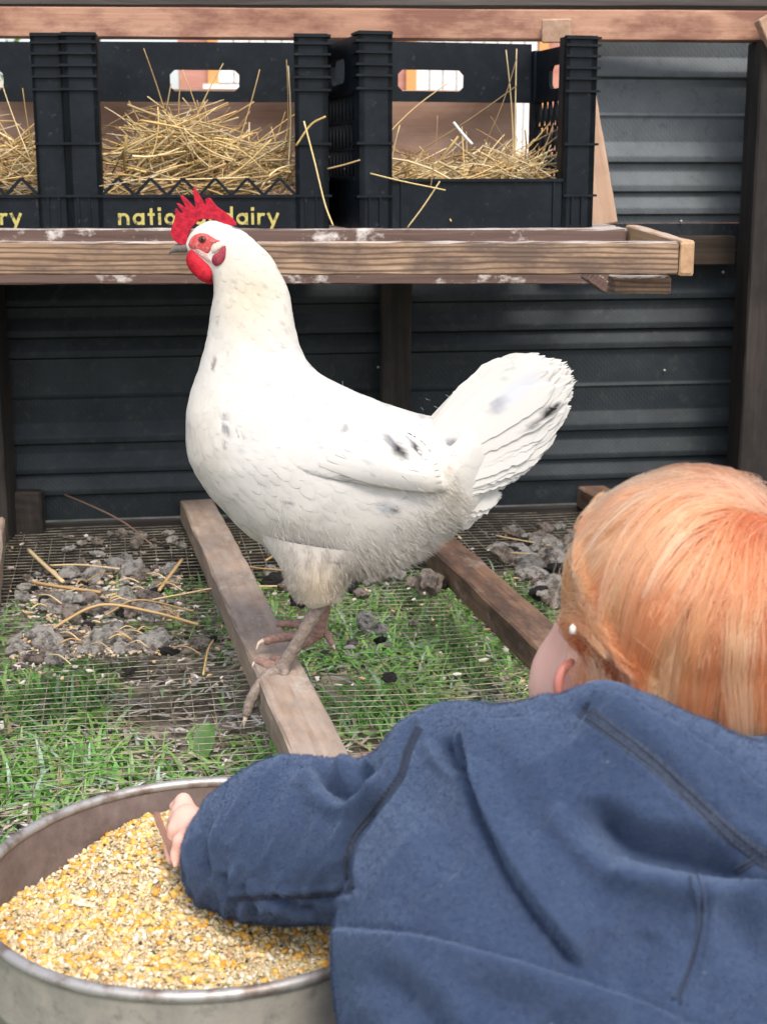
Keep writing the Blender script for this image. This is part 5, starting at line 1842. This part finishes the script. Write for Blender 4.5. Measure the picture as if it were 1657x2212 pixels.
c = g.ramp(f, [(0.3, (0.026,0.043,0.092)), (0.7, (0.040,0.062,0.120))])
c = g.mix(g.ramp(f3, [(0.35, 0.0), (0.75, 0.35)]), c, (0.065,0.085,0.13))
f4 = g.noise(v, 190, 1, 0.5)
c = g.mix(g.ramp(f4, [(0.80, 0.0), (0.83, 0.5)]), c, (0.30,0.33,0.38))
g.l(c, b.inputs['Base Color']); b.inputs['Roughness'].default_value = 0.95
b.inputs['Specular IOR Level'].default_value = 0.1
b.inputs['Sheen Weight'].default_value = 0.35; b.inputs['Sheen Roughness'].default_value = 0.5
b.inputs['Sheen Tint'].default_value = (0.45, 0.6, 0.9, 1)
nb = g.bump(f3, 0.5, 0.0016, None); g.bump(f2, 0.9, 0.0010, b, nb)
M['fleece'] = m
M['seam'] = plain('dark seam tape', (0.012,0.018,0.036), 0.9, 0, 500, (0.035,0.050,0.085), bump=(0.4, 0.0006))
M['thread'] = plain('seam thread', (0.030,0.042,0.075), 0.9)
me = mesh_from('hoodie', Vh, Qh, [M['fleece']], 1)
co, no = get_co(me), get_no(me)
u_, v__ = proj(co)
vd = co - np.array(EYE); vd /= np.linalg.norm(vd, axis=1)[:, None]
facing = np.clip((-(no*vd).sum(1) + 0.25)/0.5, 0, 1)
disp = np.zeros(len(co))
def step(pts, hgt, decay, low=12, lowdepth=0.002, side=1, taper=0.12):
    global disp
    d, s, al = poly_dist(u_, v__, pts)
    w = np.clip(np.minimum(al, 1-al)/taper, 0, 1)
    sd = d*s*side
    up = np.where(sd > 0, np.minimum(1, sd/7.0)*np.exp(-(sd/decay)**2), 0)
    dn = np.where(sd <= 0, np.exp(-(sd/low)**2), 0)
    disp += w*(hgt*up - lowdepth*dn)
def valley(pts, depth, sig, rim=0.3, taper=0.15):
    global disp
    d, s, al = poly_dist(u_, v__, pts)
    w = np.clip(np.minimum(al, 1-al)/taper, 0, 1) if taper else 1.0
    disp += w*(-depth*np.exp(-(d/sig)**2) + rim*depth*np.exp(-((d-2.0*sig)/(0.9*sig))**2))
step([(1012,1560),(1022,1650),(1050,1770),(1110,1905),(1180,2005),(1255,2095)], 0.015, 150, 16, 0.004, side=-1, taper=0.08)
step([(720,2003),(900,2020),(1060,2060),(1260,2120),(1420,2180),(1600,2270)], 0.008, 110, 10, 0.0015, side=1, taper=0.03)
step([(1330,1838),(1400,1862),(1500,1880),(1600,1895),(1720,1925)], 0.012, 90, 14, 0.003, side=1, taper=0.1)
valley([(1283,1725),(1300,1785),(1350,1832),(1440,1852),(1540,1872),(1660,1880)], 0.022, 34, 0.25)
valley([(1310,1745),(1370,1800),(1470,1825),(1600,1850)], 0.010, 40, 0.2)
valley([(955,1590),(975,1635),(1015,1662)], 0.008, 15, 0.4)
valley([(690,1640),(708,1680),(736,1706),(772,1690),(800,1650)], 0.018, 20, 0.35)
step([(1285,1512),(1400,1566),(1530,1645),(1700,1755)], 0.011, 60, 12, 0.004, side=1, taper=0.03)
valley([(905,1565),(880,1620),(862,1680),(800,1760),(762,1810),(748,1870),(758,1930)], 0.0035, 13, 0.5, 0.03)
valley([(450,1755),(440,1830),(450,1900),(480,1980)], 0.004, 13, 0.8)
valley([(520,1905),(535,1945),(560,1985)], 0.004, 12, 0.7)
valley([(480,1880),(492,1925),(520,1975)], 0.005, 12, 0.6)
valley([(590,1935),(640,1955),(690,1958)], 0.004, 10, 0.6)
valley([(500,1945),(600,1938),(700,1935),(768,1925)], 0.003, 9, 0.5, 0.03)
valley([(860,1990),(930,1900),(960,1800)], 0.003, 40, 0.4)
valley([(900,1700),(960,1790),(1010,1920)], 0.003, 34, 0.5)
valley([(800,2090),(900,2170),(960,2260)], 0.005, 34, 0.6)
valley([(1000,2120),(1150,2190),(1330,2290)], 0.004, 40, 0.5)
valley([(1040,1640),(1120,1720),(1170,1850)], 0.003, 36, 0.5)
valley([(1560,1935),(1600,2010),(1640,2100)], 0.006, 40, 0.5)
valley([(1400,2010),(1380,2080),(1330,2140)], 0.005, 34, 0.5)
valley([(1245,1530),(1335,1592),(1410,1650),(1490,1725),(1570,1800),(1690,1890)], 0.003, 15, 0.4, 0.02)
valley([(1500,1880),(1512,1950),(1508,2020),(1490,2090),(1462,2160)], 0.0025, 12, 0.5, 0.03)
lowf = np.array([noise.noise(Vector(p)*11) for p in co]); midf = np.array([noise.noise(Vector((p[0]*26, p[1]*26, p[2]*20))) for p in co])
def nz(a, b_, c_): return np.array([noise.noise(Vector((x, y, c_))) for x, y in zip(a, b_)])
cuff = np.clip((600-u_)/130, 0, 1)*np.clip((u_-380)/30, 0, 1)
arm = np.clip((880-u_)/120, 0, 1)*np.clip((2000-v__)/60, 0, 1)
back = np.clip((u_-760)/80, 0, 1)
r1 = 1-np.abs(nz(u_/42+v__/210, v__/120, 1.0))*2.2
r2 = 1-np.abs(nz((u_+0.55*v__)/75, (v__-0.5*u_)/230, 5.0))*2.0
r3 = 1-np.abs(nz((u_*0.8+v__*0.6)/120, (u_*0.6-v__*0.8)/330, 9.0))*1.8
disp += cuff*0.0030*np.clip(r1, 0, 1)**2 + arm*(1-cuff)*0.0028*np.clip(r2, 0, 1)**2 + back*0.0034*np.clip(r3, 0, 1)**2
disp = disp*facing + 0.0022*lowf + 0.0010*midf
co2 = co + no*disp[:, None]
me.vertices.foreach_set('co', co2.astype(np.float32).ravel()); me.update()
hoodie = link_mesh('hoodie', me, child)
hb = BVHTree.FromPolygons([tuple(p) for p in co2], [tuple(p.vertices) for p in me.polygons])
def on_hood(u, v_):
    d = ray(u, v_).normalized(); h_ = hb.ray_cast(EYE, d)
    return (h_[0], h_[1] if h_[1].dot(d) < 0 else -h_[1]) if h_[0] is not None else (None, None)
def seam(pts, wpx, name, mt, hgt=0.0007, stitches=0):
    P = catmull(np.array(pts, float), 10)
    vs, fs, st = [], [], MB()
    rows = 0
    for i, q in enumerate(P):
        t = P[min(i+1, len(P)-1)] - P[max(i-1, 0)]; t = t/np.hypot(*t); nn = np.array((-t[1], t[0]))
        row = []
        for s, k in ((-1, -0.6), (-0.8, 1), (0, 0.75), (0.8, 1), (1, -0.6)):
            w = q + nn*wpx*0.5*s
            p, n_ = on_hood(w[0], w[1])
            if p is None: row = None; break
            row.append(p + n_*hgt*k)
        if row is None: continue
        vs += row; rows += 1
        if stitches:
            for s in (-0.5, 0.5):
                w = q + nn*wpx*0.5*s
                p, n_ = on_hood(w[0], w[1]); w2 = w + t*wpx*0.25
                p2, n2 = on_hood(w2[0], w2[1])
                if p2 is not None and (p2-p).length < 0.01: st.tube([p+n_*hgt*0.9, (p+p2)/2+n_*(hgt+0.0006), p2+n_*hgt*0.9], 0.00055, 5)
    for i in range(rows-1):
        for k in range(4): fs.append((i*5+k, i*5+k+1, i*5+k+6, i*5+k+5))
    mb = MB(); mb.add(vs, fs)
    o = mb.build(name, [mt], hoodie, smooth=True)
    if st.v:
        st.build('stitching', [M['thread']], hoodie, smooth=True)['kind'] = 'stuff'
    return o
seam([(1255,1532),(1335,1590),(1410,1648),(1490,1722),(1570,1797),(1690,1886)], 40, 'hood_seam', M['seam'], stitches=1)
seam([(906,1572),(882,1620),(864,1680),(802,1760),(764,1810),(750,1870),(758,1915)], 22, 'armhole_seam', M['seam'], 0.0005, 1)
seam([(515,1942),(600,1937),(700,1934),(764,1926)], 13, 'underarm_seam', M['seam'], 0.0004)
seam([(1497,1893),(1511,1950),(1508,2020),(1490,2090),(1463,2158)], 34, 'hood_seam', M['fleece'], 0.0009, 1)
seam([(1590,1880),(1640,1850),(1700,1815)], 20, 'hood_seam', M['seam'], 0.0006, 1)

# the fleece's short pile
rz = np.random.default_rng(3)
tri = np.array([p.vertices[:3] for p in me.polygons]); fn = no[tri[:, 0]]
c0 = co2[tri[:, 0]]; dv = c0 - np.array(EYE); dv /= np.linalg.norm(dv, axis=1)[:, None]
uu, vv2 = proj(c0)
ok = np.where(((fn*dv).sum(1) < 0.25) & (uu > 330) & (uu < 1720) & (vv2 > 1480) & (vv2 < 2270))[0]
pick = rz.choice(ok, 70000)
w_ = rz.dirichlet((1,1,1), len(pick))
A_ = (co2[tri[pick]]*w_[:, :, None]).sum(1) + 0; N_ = fn[pick]
# the fourth corner is reached by mirroring half of the samples
quad = np.array([p.vertices[:4] if len(p.vertices) == 4 else (*p.vertices[:3], p.vertices[2]) for p in me.polygons])
half = rz.random(len(pick)) < 0.5
alt = (co2[quad[pick][:, [0, 2, 3]]]*w_[:, :, None]).sum(1)
A_[half] = alt[half]
J_ = rz.normal(0, 0.6, A_.shape) + np.array((0.0, 0.0, -0.4))
D_ = N_ + J_; D_ /= np.linalg.norm(D_, axis=1)[:, None]
Ln = rz.uniform(0.0007, 0.0019, (len(pick), 1))
Bv = A_ + D_*Ln*0.6; Cv = Bv + (D_ + rz.normal(0, 0.7, A_.shape))*Ln*0.5
fz = bpy.data.hair_curves.new('fleece_pile'); fz.add_curves([3]*len(pick))
fz.points.foreach_set('position', np.stack([A_, Bv, Cv], 1).astype(np.float32).ravel())
ra_ = fz.attributes.get('radius') or fz.attributes.new('radius', 'FLOAT', 'POINT')
ra_.data.foreach_set('value', np.tile(np.array([1, 0.8, 0.4], dtype=np.float32), len(pick))*0.00009)
M['pile'] = plain('fleece pile', (0.055,0.080,0.145), 0.95, spec=0.05)
fz.materials.append(M['pile'])
fzo = bpy.data.objects.new('fleece_pile', fz); COL.objects.link(fzo); set_parent(fzo, hoodie); fzo['kind'] = 'stuff'

# head, neck, arm and hand
SK = [
 ((1500,1325,0.925,255),(1530,1300,0.935,250),0.03),
 ((1345,1455,0.955,155),(1310,1490,0.955,135),0.05),     # cheek
 ((1270,1500,0.965,110),(1230,1530,0.985,70),0.04),      # jaw and chin
 ((1480,1470,0.935,150),(1420,1650,0.875,150),0.04),      # neck
 ((1180,1440,1.005,26),(1195,1410,1.0,20),0.02),         # nose
 ((1232,1462,0.912,34),(1228,1502,0.912,26),0.008),      # ear
]
lo, hi, h = (0.02, 0.76, 0.20), (0.36, 1.06, 0.50), 0.0036
V1, Q1 = surface_nets(field(SK, lo, hi, h), lo, h)
w0, pm = (520,1855,0.985), (425,1800,1.018)
HA = [
 ((1000,1750,0.90,80),(760,1810,0.93,75),0.01),
 ((760,1810,0.93,72),(540,1850,0.98,52),0.01),
 ((540,1850,0.98,50),(445,1815,1.012,40),0.012),
 ((450,1812,1.010,40),(406,1772,1.028,36),0.012),         # back of hand
 ((430,1790,1.000,28),(420,1830,1.000,26),0.008),
 ((408,1760,1.042,17),(388,1752,1.050,15),0.006), ((388,1752,1.050,15),(372,1790,1.055,13),0.004), ((372,1790,1.055,13),(366,1822,1.050,11),0.004),
 ((402,1772,1.030,17),(380,1770,1.036,15),0.006), ((380,1770,1.036,15),(367,1808,1.038,13),0.004), ((367,1808,1.038,13),(364,1842,1.032,11),0.004),
 ((400,1788,1.018,17),(378,1792,1.020,14),0.006), ((378,1792,1.020,14),(370,1828,1.020,13),0.004), ((370,1828,1.020,13),(370,1858,1.014,11),0.004),
 ((408,1806,1.005,15),(388,1816,1.003,13),0.006), ((388,1816,1.003,13),(380,1846,1.002,11),0.004), ((380,1846,1.002,11),(380,1868,0.998,9),0.004),
 ((422,1768,1.045,19),(397,1730,1.060,16),0.006), ((397,1730,1.060,16),(378,1742,1.066,13),0.004),
]
lo, hi, h = (-0.19, 0.86, 0.10), (0.08, 1.10, 0.30), 0.0020
V2, Q2 = surface_nets(field(HA, lo, hi, h), lo, h)
M['skin'] = plain('skin', (0.72,0.40,0.32), 0.5, 0, 30, (0.76,0.46,0.38), sss=0.25)
me = mesh_from('body', np.vstack([V1, V2]), np.vstack([Q1, Q2+len(V1)]), [M['skin']], 1)
link_mesh('body', me, child)
M['ear'] = plain('flushed ear', (0.52,0.20,0.16), 0.5, sss=0.3)
mb = MB()
P = catmull(np.array([list(at(1236,1428,0.900)), list(at(1214,1448,0.894)), list(at(1205,1482,0.892)), list(at(1211,1513,0.894)), list(at(1228,1530,0.898)), list(at(1246,1524,0.905))]), 5)
mb.tube([Vector(p) for p in P], [0.0022,0.0026]+[0.0032]*(len(P)-4)+[0.0036,0.0030], 10)
mb.build('ear_rim', [M['ear']], child, smooth=True)

# hair: a cap and combed strands
HC = Vector(P3(1507, 1318, 0.925)); HR = 0.0865
whorl = (at(1770, 1085, 0.87) - HC).normalized()
fdir = Vector((-0.60, 0.72, -0.34)).normalized()
m, nt, b = new_mat('ginger hair')
g = G(nt)
nt.nodes.remove(b)
hbs = g.n('BsdfHairPrincipled'); hbs.parametrization = 'COLOR'
an = g.n('Attribute'); an.attribute_name = 'Col'
g.l(an.outputs['Color'], hbs.inputs['Color'])
hbs.inputs['Roughness'].default_value = 0.32; hbs.inputs['Radial Roughness'].default_value = 0.45
g.l(hbs.outputs[0], nt.nodes['Material Output'].inputs['Surface'])
M['hair'] = m
M['hair_cap'] = plain('hair roots', (0.34,0.09,0.035), 0.7)
rh = random.Random(11)
def scalp_ok(n_):
    q = n_.dot(fdir)
    if q > (0.66 if n_.z > -0.35 else 0.60): return False
    return n_.z > -0.70 - 0.22*q and not (n_.z < -0.66 and q > 0.42)
mb = MB(); nu, nv = 64, 40; vv = []; ff = []
okm = {}
for j in range(nv+1):
    for i in range(nu):
        th, ph = math.pi*j/nv, 2*math.pi*i/nu
        d = Vector((math.sin(th)*math.cos(ph), math.sin(th)*math.sin(ph), math.cos(th)))
        vv.append(HC + d*HR*0.995); okm[(j, i)] = scalp_ok(d)
for j in range(nv):
    for i in range(nu):
        i2 = (i+1) % nu
        if all(okm[q] for q in ((j,i),(j,i2),(j+1,i),(j+1,i2))): ff.append((j*nu+i, (j+1)*nu+i, (j+1)*nu+i2, j*nu+i2))
mb.add(vv, ff)
mb.build('hair_cap', [M['hair_cap']], child, smooth=True)
STEPS = 14; NH = 17000
pos = []; cols_ = []
lock_off = Vector((3.1, 7.7, 1.2))
def hair_path(d, L, hgt, lk, lk2, jit):
    sl = L/STEPS
    p = HC + d*HR
    n_ = d; pts = [p]
    for k in range(STEPS):
        t = n_ - whorl*n_.dot(whorl)
        t = t - n_*t.dot(n_)
        if t.length < 1e-4: t = n_.orthogonal()
        t.normalize()
        sw = n_.cross(t)
        dirv = t*0.85 + Vector((0,0,-1))*(0.55 + 0.6*(k/STEPS)) + sw*(0.25 + 0.6*lk + 0.35*lk2*(k/STEPS)) + Vector((rh.gauss(0,jit), rh.gauss(0,jit), rh.gauss(0,jit)))
        dirv = dirv - n_*dirv.dot(n_)
        dirv.normalize()
        p = p + dirv*sl
        n_ = (p-HC).normalized()
        if n_.z < -0.22:      # past the widest part the hair hangs free
            oh = Vector((n_.x, n_.y, 0)).normalized()
            p = pts[-1] + (Vector((0,0,-1)) + oh*(0.22 - 0.22*k/STEPS) + dirv*0.18 + sw*(0.35*lk2)).normalized()*sl
            n_ = (p-HC).normalized(); pts.append(p)
            continue
        target = HR + 0.0005 + (hgt + 0.003)*min(1, (k+1)/4) + 0.0022*lk2*min(1, k/4)
        if n_.z < -0.40: target += 0.018*min(1, (-0.40-n_.z)*2.2)
        p = HC + n_*target
        pts.append(p)
    return pts
def rand_dir(): return Vector((rh.gauss(0,1), rh.gauss(0,1), rh.gauss(0,1))).normalized()
guides = []
while len(guides) < 300:
    d = rand_dir()
    if not scalp_ok(d): continue
    lk = noise.noise(d*4.0 + lock_off); lk2 = noise.noise(d*11 + lock_off)
    L = rh.choice((0.065, 0.09, 0.12, 0.14))*rh.uniform(0.85, 1.2)*(1+0.25*lk)
    guides.append((d, hair_path(d, L, max(0.0, rh.gauss(0.005, 0.0035)), lk, lk2, 0.03), lk, lk2, L, rh.random()))
from mathutils.kdtree import KDTree
kd = KDTree(len(guides))
for q, gd in enumerate(guides): kd.insert(gd[0], q)
kd.balance()
PAL = [(0.30,0.056,0.023), (0.58,0.145,0.060), (0.79,0.27,0.125), (0.93,0.49,0.26)]
made = 0
while made < NH:
    d = rand_dir()
    if not scalp_ok(d): continue
    if d.y > 0.55 and rh.random() < 0.7: continue
    if d.z > 0.1 and rh.random() < 0.25: continue
    _, gi, _ = kd.find((d + Vector((rh.gauss(0,.03), rh.gauss(0,.03), rh.gauss(0,.03)))).normalized())
    gd, gp, lk, lk2, L, tone = guides[gi]
    own = hair_path(d, L*rh.uniform(0.7, 1.1), rh.uniform(0.0, 0.006), lk, lk2, 0.05)
    cl = rh.uniform(0.55, 0.97) if rh.random() < 0.85 else rh.uniform(0, 0.3)
    for k in range(STEPS+1):
        w = cl*(k/STEPS)**0.8
        pos.append(own[k]*(1-w) + gp[k]*w)
    x = min(2.999, max(0, (0.55*tone + 0.45*rh.random())*3))
    a_, b_ = PAL[int(x)], PAL[int(x)+1]; f_ = x-int(x)
    cols_.append(tuple(q*(1-f_)+r_*f_ for q, r_ in zip(a_, b_)))
    made += 1
for q in range(70):   # fly-aways
    d = Vector((rh.gauss(0,1), rh.gauss(0,0.6)-0.3, abs(rh.gauss(0,1)))).normalized()
    if not scalp_ok(d): continue
    p = HC + d*(HR+0.003); t = (d.orthogonal()*rh.gauss(0,1) + d.cross(d.orthogonal())*rh.gauss(0,1)).normalized()
    pts = []
    for k in range(STEPS+1):
        f_ = k/STEPS
        pts.append(p + t*0.035*f_ + d*(0.007*math.sin(f_*2.6)) + Vector((0,0,-0.012*f_*f_)))
    pos += pts; made += 1; cols_.append(PAL[2])
hc = bpy.data.hair_curves.new('hair')
hc.add_curves([STEPS+1]*made)
arr = np.array([tuple(p) for p in pos], dtype=np.float32)
hc.points.foreach_set('position', arr.ravel())
rr = np.tile(np.linspace(1, 0.3, STEPS+1, dtype=np.float32), made)*0.00026
at_ = hc.attributes.get('radius') or hc.attributes.new('radius', 'FLOAT', 'POINT')
at_.data.foreach_set('value', rr)
ca_ = hc.attributes.new('Col', 'FLOAT_COLOR', 'CURVE')
ca_.data.foreach_set('color', np.hstack([np.array(cols_, dtype=np.float32), np.ones((made, 1), np.float32)]).ravel())
hc.materials.append(M['hair'])
ho = bpy.data.objects.new('hair', hc); COL.objects.link(ho); set_parent(ho, child)
S.cycles_curves.shape = 'RIBBONS' if hasattr(S, 'cycles_curves') else None
# white flecks on the hair by the ear
M['fleck'] = plain('white fleck', (0.66,0.60,0.54), 0.6)
mb = MB()
p = at(1236, 1362, 0.845); 
bmv = ICO_V*(1+0.3*RNG.standard_normal((len(ICO_V),1)).clip(-1,1))*np.array((0.0019,0.0009,0.0034)) + np.array(p)
mb.add(bmv.tolist(), ICO_F)
fk = mb.build('fleck', [M['fleck']], smooth=True)
tag(fk, 'small white fleck stuck in the ginger hair above the ear', 'fleck')

# trousers, shoes and right arm, outside the frame
M['trouser'] = plain('grey trousers', (0.10,0.10,0.11), 0.9, 0, 200, (0.07,0.07,0.08))
TR = [((1250,2700,0.72,300),(1750,2700,0.72,300),0.05),((1230,2750,0.74,200),(1080,2500,0.86,130),0.03),((1080,2500,0.86,130),(1150,2700,0.74,110),0.02),
      ((1780,2750,0.74,200),(1880,2480,0.90,130),0.03),((1880,2480,0.90,130),(1850,2700,0.74,110),0.02)]
lo, hi, h = (-0.02, 0.50, 0.0), (0.50, 1.0, 0.20), 0.008
V3, Q3 = surface_nets(field(TR, lo, hi, h), lo, h)
if len(V3): link_mesh('trousers', mesh_from('trousers', V3, Q3, [M['trouser']], 1), child)
